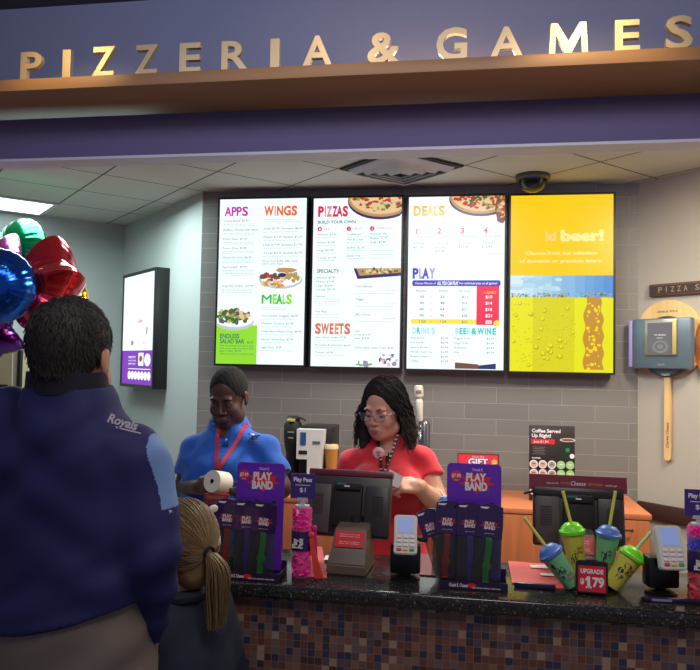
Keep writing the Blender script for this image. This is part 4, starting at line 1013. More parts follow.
# long dark tray edge at the right of the granite
p = base(668, 601); mb = MB(); mb.box((0, 0, .006), (.17, .012, .012), bev=.003); mb.box((-.04, -.0065, .006), (.05, .001, .006), 1); o = mb.build('tray_strip', [M_TRAY, mat('lilac_print', (150, 130, 190), .4)]); o.location = (p.x + .02, p.y - .01, ZT); o.rotation_euler = (0, 0, R(2)); tag(o, 'long dark purple strip on the granite in front of the right card reader', 'strip')
p = base(537, 590); mb = MB(); mb.box((0, 0, .008), (.11, .012, .014), bev=.003); o = mb.build('tray_strip', M_TRAY); o.location = (p.x - .005, p.y + .01, ZT + .0); o.rotation_euler = (0, 0, R(-4)); tag(o, 'dark strip on the counter between the right wristband display and the blue-lidded cup', 'strip')

# ------------------------------------------------------------------ back cabinets and what stands on them
YCB = YB - .60; ZCB = .875
xr = at(651, 520, YCB).x; xl = -1.55; n_ = 5; cw = (xr - xl) / n_
for i in range(n_):
    x = xl + cw * (i + .5)
    lab = ['wood base cabinet behind the man in blue, leftmost of the row', 'wood base cabinet below the coffee machine', 'wood base cabinet behind the woman in red', 'wood base cabinet below the gift card sign, with a dark bar handle', 'wood base cabinet at the right end of the row'][i]
    e = empty('base_cabinet', (x, YB - .3, 0), lab, 'cabinet', group='wood cabinets along the back wall')
    mb = MB(); mb.box((0, .01, (ZCB - .03) / 2 + .04), (cw - .002, .575, ZCB - .03 - .08)); mb.box((0, .03, .04), (cw - .01, .5, .08)); mb.build('body', M_WOOD, e)
    dz1 = ZCB - .035
    d = MB(); d.box((0, -.290, (dz1 + .10) / 2), (cw - .012, .018, dz1 - .10), bev=.002); dd = d.build('door', M_WOOD, e)
    d = MB(); hx = -.12 if i == 3 else .1; d.tube([(hx - .06, -.30, dz1 - .05), (hx - .06, -.322, dz1 - .05), (hx + .06, -.322, dz1 - .05), (hx + .06, -.30, dz1 - .05)], .005, 8); d.build('handle', M_BLK, dd)
mb = MB(); mb.box(((xl + xr) / 2, YB - .3, ZCB - .015), (xr - xl + .01, .60, .03), bev=.003); o = mb.build('worktop', M_WOODT); tag(o, 'reddish wood worktop running along the grey tiled wall', 'worktop')
def onback(px, Y): return Vector((at(px, 480, Y).x, Y, ZCB + .0005))
# gift card sign
p = onback(478, YB - .35); e = empty('gift_card_sign', p, 'red gift cards sign on the back worktop behind the right wristband display', 'sign')
mb = MB(); mb.at(RX(-8)); mb.prism(rrect(.245, .262, .004), .006); mb.build('frame', mat('sign_black_edge', (60, 20, 26), .4), e)
mb = MB(); mb.at(RX(-8)); mb.box((0, -.0035, .131), (.232, .001, .25)); mb.text('Give the', 0, .238, .010, 1, y=-.0046, width=.07); 
mb.text('GIFT', 0, .196, .036, 2, y=-.0044, width=.122, bold=.10); mb.text('GIFT', 0, .196, .036, 1, y=-.005, width=.116, bold=.03); mb.text('CARDS!', 0, .148, .036, 2, y=-.0044, width=.20, bold=.10); mb.text('CARDS!', 0, .148, .036, 1, y=-.005, width=.19, bold=.03)
for k in range(5): mb.box((-.06 + .03 * k, -.0045, .09 + .01 * (k % 2)), (.05, .001, .035), (1, 3, 2, 3, 1)[k], rot=RY(12 * k - 24))
splash(mb, .095, .215, .02, .02, 3, -.0046, 12); mb.build('print', [mat('gift_red', (206, 40, 56), .4), M_WPR, mat('gift_blue', (56, 40, 110), .4), mat('gift_yellow', (226, 170, 90), .4)], e)
mb = MB(); mb.box((0, .05, .004), (.16, .12, .008)); mb.tube([(0, .01, .13), (0, .09, .01)], .006, 6); mb.build('easel', M_DARK, e)
# coffee poster
p = onback(552, YB - .33); e = empty('coffee_poster', p, 'tall dark coffee poster with rows of round pods standing on the back worktop', 'poster')
mb = MB(); mb.at(RX(-4)); W_, H_ = .262, .440; mb.box((0, 0, H_ / 2), (W_, .008, H_), bev=.001); mb.build('board', mat('poster_black', (36, 28, 28), .4), e)
mb = MB(); mb.at(RX(-4)); y = -.0046
mb.text('Coffee Served', -.115, H_ - .042, .020, 1, y=y, align='L', width=.165, bold=.03); mb.text('Up Right!', -.115, H_ - .070, .020, 1, y=y, align='L', width=.11, bold=.03)
mb.box((-.052, y + .0003, H_ - .095), (.135, .0006, .028), 2); mb.text('Just $1.99', -.105, H_ - .102, .013, 1, y=y - .0006, align='L', width=.085, bold=.02)
for k in range(5): mb.box((-.075, y, H_ - .128 - .010 * k), (.075 - .012 * (k % 2), .0004, .0025), 3)
mb.text('COFFEE', -.115, H_ - .196, .007, 1, y=y, align='L', width=.05, bold=.03)
prof = [(.048, H_ - .20), (.052, H_ - .19), (.062, H_ - .085), (.118, H_ - .085), (.110, H_ - .19), (.106, H_ - .20)]
mb.faces([(a, y, b) for a, b in prof], [tuple(range(6))], 4)
mb.disc(.09, H_ - .082, .044, .011, 1, y - .0003); mb.disc(.09, H_ - .082, .038, .008, 5, y - .0006); mb.disc(.09, H_ - .14, .013, .013, 6, y - .0004); mb.disc(.115, H_ - .175, .014, .014, 1, y - .0006)
for r_ in range(4):
    for c_ in range(5):
        x = -.104 + c_ * .052; z = H_ - .228 - r_ * .052; mb.disc(x, z, .024, .024, 1 if c_ < 3 else 7, y, n=24); mb.disc(x, z, .018, .018, (8, 8, 9, 7, 7)[c_] if r_ < 3 else 8, y - .0004, n=20)
        mb.box((x, y - .0007, z + .003), (.02, .0002, .004), 1 if c_ > 2 else 0)
mb.build('poster_print', [mat('poster_black'), M_WPR, M_LABR, mat('poster_grey', (120, 112, 108), .5), mat('cup_green', (24, 44, 34), .4), mat('coffee_brown', (120, 80, 40), .4), mat('logo_green', (40, 120, 80), .4), mat('pod_green', (150, 196, 140), .4), mat('pod_rose', (190, 160, 150), .4), mat('pod_grey', (140, 144, 140), .4)], e)
mb = MB(); mb.box((0, .06, .004), (.2, .14, .008)); mb.tube([(0, .03, .25), (0, .12, .01)], .006, 6); mb.build('easel', M_DARK, e)
# coffee machine
p = onback(316, YB - .36); e = empty('coffee_machine', p, 'white and black bean coffee machine on the back worktop between the two staff', 'coffee machine')
mb = MB(); mb.box((.012, .03, .20), (.20, .26, .40), bev=.006); mb.box((-.03, -.115, .012), (.15, .09, .024), bev=.004); mb.build('body', M_DARK, e)
mb = MB(); mb.prism([(-.085, .215), (-.02, .215), (-.02, .04), (.055, .04), (.078, .39), (-.085, .39)], .10, M=T(0, -.13, 0)); mb.build('front_panel', mat('machine_white', (208, 208, 204), .4), e)
mb = MB(); mb.box((-.045, -.182, .335), (.034, .003, .075)); mb.build('touch_screen', emis('machine_lcd', (60, 90, 150), .5), e)
mb = MB(); mb.box((-.045, -.182, .255), (.05, .003, .022)); mb.box((.035, -.182, .315), (.045, .003, .016), 1); mb.build('front_trim', [M_BLK, mat('badge_grey', (90, 92, 96), .3)], e)
p = onback(292, YB - .36); e = empty('coffee_grinder', p, 'black coffee grinder with a yellow top label left of the coffee machine', 'grinder')
mb = MB(); mb.lathe([(0, 0), (.05, 0), (.045, .03), (.04, .22), (.05, .27), (.058, .34), (.056, .40), (.04, .425), (0, .43)], 20); mb.build('body', M_BLK, e)
mb = MB(); mb.lathe([(.04, .425), (.044, .44), (.03, .455), (0, .458)], 20); mb.tube([(.02, -.02, .44), (.06, -.03, .445), (.085, -.03, .43)], .006, 8); mb.build('lid', M_DARK, e)
mb = MB(); mb.box((-.002, -.05, .432), (.05, .02, .018), bev=.004); mb.build('yellow_label', mat('yellow_label', (190, 176, 70), .4), e)
mb = MB(); mb.box((0, -.056, .36), (.04, .004, .006)); mb.box((0, -.057, .325), (.03, .004, .006)); mb.build('brand_strip', mat('dim_white', (150, 150, 150), .4), e)
p = onback(331, YB - .47); e = empty('paper_cup', p, 'brown paper cup with a cream lid right of the coffee machine', 'cup')
mb = MB(); mb.lathe([(0, .16), (.033, .16), (.040, .275), (0, .275)], 22); mb.build('sleeve', mat('kraft_paper', (176, 116, 50), .6), e)
mb = MB(); mb.lathe([(.040, .275), (.043, .275), (.043, .285), (.038, .30), (0, .30)], 22); mb.build('lid', mat('cream_lid', (214, 196, 150), .4), e)
mb = MB(); mb.lathe([(0, 0), (.033, 0), (.034, .16), (0, .16)], 22); mb.build('lower_cup', mat('kraft_paper'), e)
# beer tap
p = onback(420, YB - .25); e = empty('beer_tap', p, 'beer tap with a white wooden handle on a steel tower behind the woman in red', 'beer tap')
M_STEEL = mat('steel', (150, 152, 156), .25, metal=1.0)
mb = MB(); mb.lathe([(0, 0), (.06, 0), (.06, .015), (.036, .02), (.036, .42), (.03, .435), (0, .44)], 24, M=T(.02, .03, 0)); mb.build('tower', M_STEEL, e)
mb = MB(); mb.tube([(.0, .0, .385), (0, -.04, .385), (0, -.07, .37), (0, -.08, .33)], [.012, .012, .011, .008], 12); mb.lathe([(.0, .395), (.014, .395), (.014, .41), (.008, .42), (.01, .44), (0, .44)], 14, M=T(0, -.035, 0)); mb.build('faucet', M_STEEL, e)
mb = MB(); mb.lathe([(0, .44), (.011, .44), (.016, .455), (.018, .50), (.023, .55), (.020, .57), (.014, .575), (.014, .585), (.026, .59), (.028, .60), (.028, .64), (.026, .655), (.015, .66), (0, .66)], 20, M=T(0, -.035, 0) @ T(0, 0, .44) @ RY(-4) @ T(0, 0, -.44)); mb.build('tap_handle', mat('ivory_paint', (206, 202, 190), .4), e)
mb = MB(); mb.box((-.0125, -.0635, .62), (.034, .002, .022), bev=.001); mb.build('handle_badge', mat('badge_taupe', (120, 110, 100), .5), e)
mb = MB(); mb.tube([(-.07, .03, 0), (-.07, .03, .45), (-.065, .02, .48)], .008, 8); mb.sph((-.065, .02, .50), .016); mb.build('side_valve', mat('brass_valve', (170, 150, 100), .3, metal=.8), e)

# ------------------------------------------------------------------ pizza sign and wooden peels on the right wall
def onright(px, z): u = hit_line(px, CR, -d45); q = CR - d45 * u; return Vector((q.x, q.y, z)), u
M_PINE = mat_wood('pine_wood', (206, 170, 110), (226, 194, 136), 4, 2); M_OAK = mat_wood('orange_wood', (166, 96, 52), (186, 116, 70), 4, 2)
def zat(px, py): q, _ = onright(px, 0); return at(px, py, q.y).z
q, u0 = onright(651, 0); z0, z1 = zat(652, 297), zat(652, 285)
e = empty('pizza_sign', (q.x, q.y, z0), 'narrow brown framed sign reading pizza high on the right wall', 'sign'); e.rotation_euler = (0, 0, R(-45)); Hs = z1 - z0; Ls = .62
mb = MB(); mb.box((Ls / 2, -.012, Hs / 2), (Ls, .022, Hs), bev=.003); mb.build('frame', M_OAK if False else mat('brown_frame', (96, 62, 48), .5), e)
mb = MB(); mb.box((Ls / 2, -.024, Hs / 2), (Ls - .024, .003, Hs - .024)); mb.build('board', mat('slate_board', (46, 40, 38), .6), e)
mb = MB(); xx = .075
for ch in 'PIZZA S':
    if ch != ' ': mb.text(ch, xx, Hs * .28, Hs * .44, 0, y=-.0262, width=.006 if ch == 'I' else .024, bold=.01)
    xx += .040 if ch != ' ' else .03
mb.build('lettering', mat('tan_letters', (156, 120, 90), .5), e)
def peel(px, pyc, lab, wood, rad, handle, box=True):
    q, _ = onright(px, 0); zc = zat(px, pyc); e = empty('pizza_peel', (q.x, q.y, zc), lab, 'pizza peel'); e.rotation_euler = (0, 0, R(-45))
    out = []
    for i in range(31): a = PI * i / 30; out.append((rad * math.cos(a), .02 + rad * 1.0 * math.sin(a)))
    out += [(-rad * 1.0, -.10), (-rad * .78, -.18), (-rad * .3, -.225), (-.03, -.235), (.03, -.235), (rad * .3, -.225), (rad * .78, -.18), (rad * 1.0, -.10)]
    mb = MB(); mb.prism(out, .018, M=T(0, -.012, 0)); mb.build('paddle', wood, e)
    mb = MB(); mb.prism([(-.02, -.23), (-.021, -handle + .015), (-.012, -handle), (.012, -handle), (.021, -handle + .015), (.02, -.23)], .02, M=T(0, -.014, 0)); mb.build('handle', wood, e)
    if not box: return e
    mb = MB(); mb.text('DINE & SMILE', 0, rad - .055, .013, 0, y=-.0216, width=.13, bold=.02); mb.text('Charles Cheese', 0, 0, .016, 0, y=-.0246, width=.15, M=T(.008, 0, -handle + .075) @ RY(-90) @ T(.075, 0, 0), shear=.2, bold=.01); mb.build('lettering', M_SMUD, e)
    mb = MB(); mb.lathe([(0, -.01), (rad * .84, -.01), (rad * .88, 0), (rad * .84, .008), (0, .008)], 40, M=T(.0, -.032, -.052) @ RX(90)); mb.build('pan', mat('dark_pan', (62, 74, 82), .35, metal=.3), e)
    mb = MB(); mb.lathe([(0, 0), (rad * .80, 0), (rad * .80, .002), (0, .002)], 40, M=T(0, -.040, -.052) @ RX(90)); mb.text('FRESH', 0, -.225, .010, 1, y=-.0435, width=.05, bold=.02); mb.build('pan_insert', [mat('steel_blue', (104, 124, 136), .35, metal=.2), M_WPR], e)
    mb = MB(); mb.box((-.005, -.065, -.035), (.37, .05, .30), bev=.008); mb.build('case', mat('slate_case', (92, 112, 124), .35, metal=.2), e)
    mb = MB(); mb.box((-.205, -.06, -.035), (.028, .055, .285), bev=.006); mb.build('side_flap', mat('lilac_edge', (150, 146, 196), .4), e)
    mb = MB(); mb.text('SINCE 1977', 0, -.165, .008, 0, y=-.0908, width=.045); mb.box((0, -.094, .0), (.205, .01, .215), 1, bev=.003); mb.box((0, -.0995, .0), (.165, .003, .175), 2); mb.box((.088, -.098, 0), (.022, .016, .20), 3, bev=.002)
    for k in range(4): mb.disc(0, -.055, .065 - .015 * k, .05 - .012 * k, 4 if k % 2 else 2, -.1012 - .0002 * k, n=20)
    mb.text('THE ORIGINAL', 0, .01, .009, 0, y=-.103, width=.075, bold=.02); mb.text('PIZZA', 0, -.008, .008, 0, y=-.103, width=.04)
    mb.build('window', [M_WPR, mat('chrome_frame', (150, 146, 140), .3, metal=.6), mat('smoky_glass', (96, 104, 112), .2), mat('gold_edge', (200, 180, 110), .4, metal=.3), mat('smoky_glass_light', (120, 126, 132), .2)], e)
    return e
peel(669.5, 338, 'pale wooden pizza peel with a blue-grey case mounted on it', M_PINE, .208, .73)
peel(731, 343, 'orange-brown wooden peel cut off by the right edge of the photo', M_OAK, .195, .66, False)

# ------------------------------------------------------------------ left background cabinet
p = at(21, 350, 4.60); e = empty('upright_cabinet', (p.x - .22, 4.80, 0), 'beige upright cabinet with a black corner post, partly hidden under the balloons', 'cabinet'); H = p.z
mb = MB(); mb.box((0, 0, H / 2), (.40, .4, H)); mb.build('body', mat('beige_laminate', (176, 166, 130), .6), e)
mb = MB(); mb.box((.21, -.19, H / 2), (.022, .03, H)); mb.build('corner_post', M_BLK, e)
mb = MB(); mb.box((.06, -.203, 1.36), (.14, .008, .22)); mb.build('dark_window', M_DARK, e); mb = MB(); mb.box((-.02, -.203, 1.53), (.12, .006, .07)); mb.build('grey_plate', mat('sage_plate', (130, 140, 124), .5), e)

# ------------------------------------------------------------------ foil balloons
def foil(name, col): return mat(name, col, .16, metal=.9, coat=.4)
def balloon(px, py, Y, rpx, kind, m, lab, rz=0, tilt=0, spin=0, group='foil balloons'):
    c_ = at(px, py, Y); rad = rpx / sc(px, Y)
    e = empty('foil_balloon', c_, lab, 'balloon', group=group); N = 120; NR = 14
    def outl(a):
        if kind == 'round': return 1 + .008 * math.sin(26 * a)
        t = ((a / (2 * PI) * 5) % 1); d = abs(t - .5) * 2          # 1 at tip, 0 at notch
        return (.64 + .36 * d ** 1.5) * (1 + .008 * math.sin(30 * a))
    def th(q, a):
        base_ = .52 if kind == 'round' else .58
        x = base_ * max(0, 1 - q ** 2.2) ** .62
        x *= 1 + .05 * math.sin((26 if kind == 'round' else 15) * a + 1 + 2 * math.sin(3 * a)) * max(0, q - .62) * 2.2 * (1 - q) * 5
        if kind == 'star': 
            t = ((a / (2 * PI) * 5) % 1); d = abs(t - .5) * 2; x *= (.78 + .22 * (1 - q)) + .16 * d * q
        return x
    mb = MB(); A = RZ(rz) @ RX(tilt) @ RY(spin); mb.at(A); v = []; f = []
    for s_ in (-1, 1):
        o0 = len(v)
        v.append((0, s_ * th(0, 0) * rad, 0))
        for i in range(1, NR + 1):
            q = math.sin(PI / 2 * i / NR)
            for k in range(N):
                a = 2 * PI * k / N; ro = outl(a); y = s_ * (th(q, a) if i < NR else .004) * rad
                v.append((rad * ro * q * math.sin(a), y, rad * ro * q * math.cos(a)))
        for k in range(N):
            j = (k + 1) % N; f.append((o0, o0 + 1 + k, o0 + 1 + j) if s_ > 0 else (o0, o0 + 1 + j, o0 + 1 + k))
            for i in range(NR - 1):
                a_ = o0 + 1 + i * N; b_ = a_ + N; f.append((a_ + k, b_ + k, b_ + j, a_ + j))
    L = 1 + NR * N
    for k in range(N):
        j = (k + 1) % N; a_ = 1 + (NR - 1) * N; f.append((a_ + k, L + a_ + k, L + a_ + j, a_ + j))
    mb.faces(v, f, 0, True); mb.build('foil', m, e)
    t = (A @ Vector((0, 0, -rad * (1 if kind == 'round' else .58))));  t2 = (A @ Vector((0, 0, -rad * (1 if kind == 'round' else .58) - .04)))
    mb = MB(); mb.tube([t * .97, (t + t2) / 2, t2], [.006, .008, .014], 8); mb.build('neck', m, e)
    W_ = Vector((BWT.x, BWT.y, .12)) - Vector(c_); mb = MB()
    pts = [t2.lerp(W_, k / 12) + Vector((0, 0, -.10 * math.sin(PI * k / 12) * 0)) for k in range(13)]
    mb.tube(pts, .0016, 5); mb.build('string', mat('white_ribbon', (210, 214, 210), .5), e)
    return e
BWT = Vector((at(12, 500, 3.75).x, 3.75, 0))
FG, FB, FR, FP, FY, FM = foil('foil_green', (10, 150, 90)), foil('foil_blue', (10, 84, 190)), foil('foil_red', (232, 52, 70)), foil('foil_purple', (84, 20, 140)), foil('foil_gold', (214, 170, 20)), foil('foil_magenta', (190, 90, 170))
balloon(20, 250, 4.30, 33, 'round', FG, 'green round foil balloon at the top of the bunch', tilt=-8, rz=-16)
balloon(-3, 286, 3.35, 38, 'round', FB, 'blue round foil balloon at the left edge of the photo', rz=22, tilt=4)
balloon(48, 288, 3.62, 54, 'star', FR, 'large red star foil balloon behind the man in navy', rz=-34, spin=3, tilt=-6)
balloon(-6, 272, 3.95, 46, 'star', FM, 'pink star foil balloon mostly hidden behind the blue one', rz=10, spin=20, tilt=-20)
balloon(-12, 335, 3.66, 38, 'star', FP, 'purple star foil balloon low at the left edge', rz=20, spin=36)
balloon(67, 300, 4.00, 26, 'round', FY, 'gold round foil balloon behind the red star', rz=-14)
mb = MB(); mb.lathe([(0, 0), (.06, 0), (.07, .02), (.05, .10), (.02, .12), (0, .121)], 16); o = mb.build('balloon_weight', FM); o.location = BWT; tag(o, 'pink foil weight on the floor holding the balloon strings', 'balloon weight')
# ------------------------------------------------------------------ people
def skinmat(name, c, r=.5):
    m = mat(name, c, r, noise_amt=.06, noise_scale=14); m.node_tree.nodes['Principled BSDF'].inputs['Subsurface Weight'].default_value = 0.0; return m
def head_prims(f, Hm, k=1.0, fem=False, nose_w=.0):
    rot = Hm.to_3x3().to_4x4()
    def E(c, r, kk=.01, sub=False): f.ell(Hm @ Vector([x * k for x in c]), tuple(x * k for x in r), rot, kk, sub)
    def C(a, b, ra, rb, kk=.008, sub=False): f.cap(Hm @ Vector([x * k for x in a]), Hm @ Vector([x * k for x in b]), ra * k, rb * k, kk, sub)
    E((0, .018, .035), (.076, .094, .086), .01)
    E((0, -.024, -.040), (.060 if not fem else .058, .060, .074), .03)
    E((0, -.062, -.098), (.022, .018, .017), .02)                       # chin
    for s in (-1, 1):
        E((s * .036, -.052, -.038), (.028, .028, .028), .02)            # cheek
        E((s * .050, -.01, -.075), (.018, .035, .022), .02)             # jaw corner
        E((s * .028, -.074, .020), (.024, .012, .008), .012)            # brow
    for s in (-1, 1):
        E((s * .031, -.094, -.002), (.019, .016, .011), .010, True)     # eye socket
    for s in (-1, 1): E((s * .031, -.069, -.000), (.0160, .0135, .0118), .004)   # lids
    C((0, -.080, .012), (0, -.099, -.030), .0065, .0090, .008)
    E((0, -.100, -.035), (.0095 + nose_w * .5, .009, .008), .006)
    for s in (-1, 1): E((s * (.012 + nose_w), -.092, -.038), (.0075 + nose_w * .6, .009, .0065), .005)
    E((0, -.078, -.066), (.030, .018, .020), .012)                      # muzzle
    E((0, -.0935, -.0625), (.021, .007, .0052), .004); E((0, -.0915, -.0725), (.018, .0075, .0062), .004)
    E((0, -.101, -.0672), (.020, .006, .0014), .002, True)
    for s in (-1, 1):
        E((s * .079, .012, -.006), (.008, .019, .030), .004); E((s * .086, .006, -.004), (.004, .010, .016), .003, True); E((s * .076, .006, -.03), (.007, .009, .012), .004)
def hand(f, wrist, d, n, t, curl=(30, 40, 25), thumb=(.6, .7, .35), k=1.0, spread=1.0):
    """d finger direction, n palm side, t thumb side"""
    d = Vector(d).normalized(); n = (Vector(n) - d * Vector(n).dot(d)).normalized(); s = d.cross(n); s = s if s.dot(Vector(t)) > 0 else -s
    w_ = Vector(wrist)
    Rm = Matrix((s, n, d)).transposed().to_4x4()
    f.cap(w_ - d * .02, w_ + d * .02, .024 * k, .026 * k, .015)
    f.rbox(w_ + d * .050 * k, (.039 * k, .0135 * k, .042 * k), Rm, .012 * k, .012)
    tips = []
    for i, (o, L, r) in enumerate(((.029, .074, .0088), (.010, .082, .0090), (-.010, .076, .0086), (-.029, .060, .0076))):
        p = w_ + d * (.086 - .004 * abs(i - 1)) * k + s * o * k; a = 0; ax = s
        dirv = (d + s * o * .9 * spread).normalized()
        c_ = curl if isinstance(curl[0], (int, float)) else curl[i]
        p0 = w_ + d * .05 * k + s * o * .8 * k; f.cap(p0, p, r * k, r * k, .006)
        for seg, (fr, cu) in enumerate(zip((.45, .31, .24), c_)):
            a += cu; q = p + (dirv * math.cos(R(a)) + n * math.sin(R(a))) * L * fr * k
            f.cap(p, q, r * (1 - .08 * seg) * k, r * (.92 - .08 * seg) * k, .0025); p = q
        tips.append(p)
    p = w_ + d * .022 * k + s * .028 * k; q = p + (s * thumb[0] + d * thumb[1] + n * thumb[2]).normalized() * .040 * k
    f.cap(w_ + d * .01 * k, p, .018 * k, .015 * k, .008); f.cap(p, q, .0135 * k, .0105 * k, .006)
    q2 = q + (s * thumb[0] * .2 + d * thumb[1] + n * (thumb[2] + .35)).normalized() * .030 * k; f.cap(q, q2, .0102 * k, .0085 * k, .003)
    return tips
def wrinkle(V, amp=.004):
    return wob(V, (21, 9, 33), .3, amp * .5) + wob(V, (-14, 17, 44), 1.3, amp * .35) + wob(V, (46, -22, 25), 2.1, amp * .22)
def eyes(e, Hm, iris, k=1.0):
    for s in (-1, 1):
        c = Vector((s * .031, -.0698, -.0075)) * k
        mb = MB(); mb.at(Hm @ T(*c)); mb.sph((0, 0, 0), .0108 * k, 0)
        for f_ in mb.bm.faces:
            cc = (Hm @ T(*c)).inverted() @ f_.calc_center_median(); cc = cc.normalized(); f_.material_index = 1 if cc.dot(Vector((0, -.86, -.5))) > .80 else 0
        mb.build('eye', [mat('eye_white', (200, 196, 190), .2), iris], e)
        mb = MB(); mb.tube([Hm @ (Vector((s * x, y, z)) * k) for x, y, z in ((.018, -.0790, -.0070), (.026, -.0830, -.0065), (.035, -.0828, -.0070), (.044, -.0765, -.0085))], [.0008, .0016, .0016, .0008], 5); mb.build('eyelash', mat('lash_dark', (24, 18, 18), .7), e)
def collar(e, c, rx, ry, m, h_=.042, gap=34, flare=.022, tilt=0, name='collar', th=.003, drop=.02):
    mb = MB(); n = 30; ring = []
    a0, a1 = R(-90 + gap / 2), R(270 - gap / 2)
    for i in range(n + 1):
        a = a0 + (a1 - a0) * i / n; ca, sa = math.cos(a), math.sin(a); fr = max(0, -sa)      # front amount
        zt = -drop * fr ** 2
        tip = .018 * max(0, 1 - min(i, n - i) / 3.0)
        ring.append([(rx * ca, ry * sa, zt), ((rx + flare * .5) * ca, (ry + flare * .5) * sa, zt + .004), ((rx + flare) * ca, (ry + flare) * sa - .006 * fr, zt - h_ - tip), ((rx + flare - th) * ca, (ry + flare - th) * sa - .004 * fr, zt - h_ - tip + .002)])
    v = [p for r_ in ring for p in r_]; f = []
    for i in range(n):
        for j in range(4): f.append((i * 4 + j, (i + 1) * 4 + j, (i + 1) * 4 + (j + 1) % 4, i * 4 + (j + 1) % 4))
    f += [(0, 1, 2, 3), (n * 4 + 3, n * 4 + 2, n * 4 + 1, n * 4)]
    mb.at(T(*c) @ RX(tilt)); mb.faces(v, f, 0, True); return mb.build(name, m, e)
def on_front(bv, x, z, off=.003, sgn=-1, y0=.8):
    h_ = bv.ray_cast(Vector((x, sgn * y0, z)), Vector((0, -sgn, 0)))
    return Vector((x, (h_[0].y if h_[0] else sgn * .1) + sgn * off, z)) if h_[0] is not None else Vector((x, sgn * .12, z))
def drape(mb, bv, off=.003, sgn=-1):
    for v in mb.bm.verts: v.co = on_front(bv, v.co.x, v.co.z, off + abs(v.co.y) * 0, sgn)
def ribbon(bv, pts, w_, mi, mb, off=.004, n=14):
    P = []
    for a, b in zip(pts[:-1], pts[1:]):
        for k in range(n): P.append(tuple(a[i] + (b[i] - a[i]) * k / n for i in range(2)))
    P.append(pts[-1]); Q = [on_front(bv, x, z, off) for x, z in P]
    ok = [bv.ray_cast(Vector((x, -.8, z)), Vector((0, 1, 0)))[0] is not None for x, z in P]
    for i in range(len(P) - 2, -1, -1):
        if not ok[i] or Q[i].y > Q[i + 1].y + .02: Q[i].y = Q[i + 1].y + max(0, P[i][1] - P[i + 1][1]) * 1.1
    # smooth the depth so the strap spans hollows
    ys = [q.y for q in Q]
    for _ in range(6): ys = [ys[0]] + [min(ys[i], (ys[i - 1] + ys[i + 1]) / 2) for i in range(1, len(ys) - 1)] + [ys[-1]]
    mb.tube([(q.x, y, q.z) for q, y in zip(Q, ys)], 0, mi=mi, flat=(w_, .0015, (0, 1, .01)))
def TRAP(f, sh, zs, r, x0=0):
    for p in sh: f.cap(Vector((x0 + (p.x - x0) * .2, .012, zs - r * .75)), p, r, r, .02)
def legs(f, hip, knee, ank, r=(.085, .056, .042), k=.03):
    for s in (-1, 1):
        h_, kn, an = [Vector((s * p[0], p[1], p[2])) for p in (hip, knee, ank)]
        f.cap(h_, kn, r[0], r[1], k); f.cap(kn, an, r[1], r[2], .02); f.cap(an, an + Vector((0, .02, -.04)), r[2], .03, .01); f.cap(an + Vector((0, .03, -.05)), an + Vector((0, -.15, -.055)), .032, .028, .015)
def trousers(e, hip, knee, ank, ztop, rx, ry, m, cy=0.0, r=(.10, .075, .062), lo=(-.36, -.3, 0), hi=(.36, .3, 1.2), h=.007):
    f = Field(lo, (hi[0], hi[1], ztop + .03), h)
    f.loft([(hip[2] - .12, 0, cy, rx * .96, ry), (hip[2] + .02, 0, cy, rx, ry), (ztop, 0, cy, rx * .95, ry * .95)], .02)
    for s in (-1, 1):
        h_, kn, an = [Vector((s * p[0], p[1], p[2])) for p in (hip, knee, ank)]
        f.cap(h_, kn, r[0], r[1], .03); f.cap(kn, an + Vector((0, 0, .0)), r[1], r[2], .02)
    f.plane((0, 0, -1), (0, 0, .035)); f.plane((0, 0, 1), (0, 0, ztop))
    return field_mesh('trousers', f, m, e, lambda V: wrinkle(V, .006))
def shoes(e, ank, m, k=1.0):
    for s in (-1, 1):
        f = Field((s * ank[0] - .08, ank[1] - .24, -.01), (s * ank[0] + .08, ank[1] + .12, .13), .005)
        a = Vector((s * ank[0], ank[1], 0)); f.cap(a + Vector((0, .05, .045)), a + Vector((0, -.08, .045)), .046, .043, .02); f.cap(a + Vector((0, -.08, .04)), a + Vector((0, -.17, .032)), .042, .034, .02); f.cap(a + Vector((0, .03, .06)), a + Vector((0, .03, .10)), .045, .046, .02)
        f.plane((0, 0, -1), (0, 0, 0.002)); field_mesh('shoe', f, m, e)

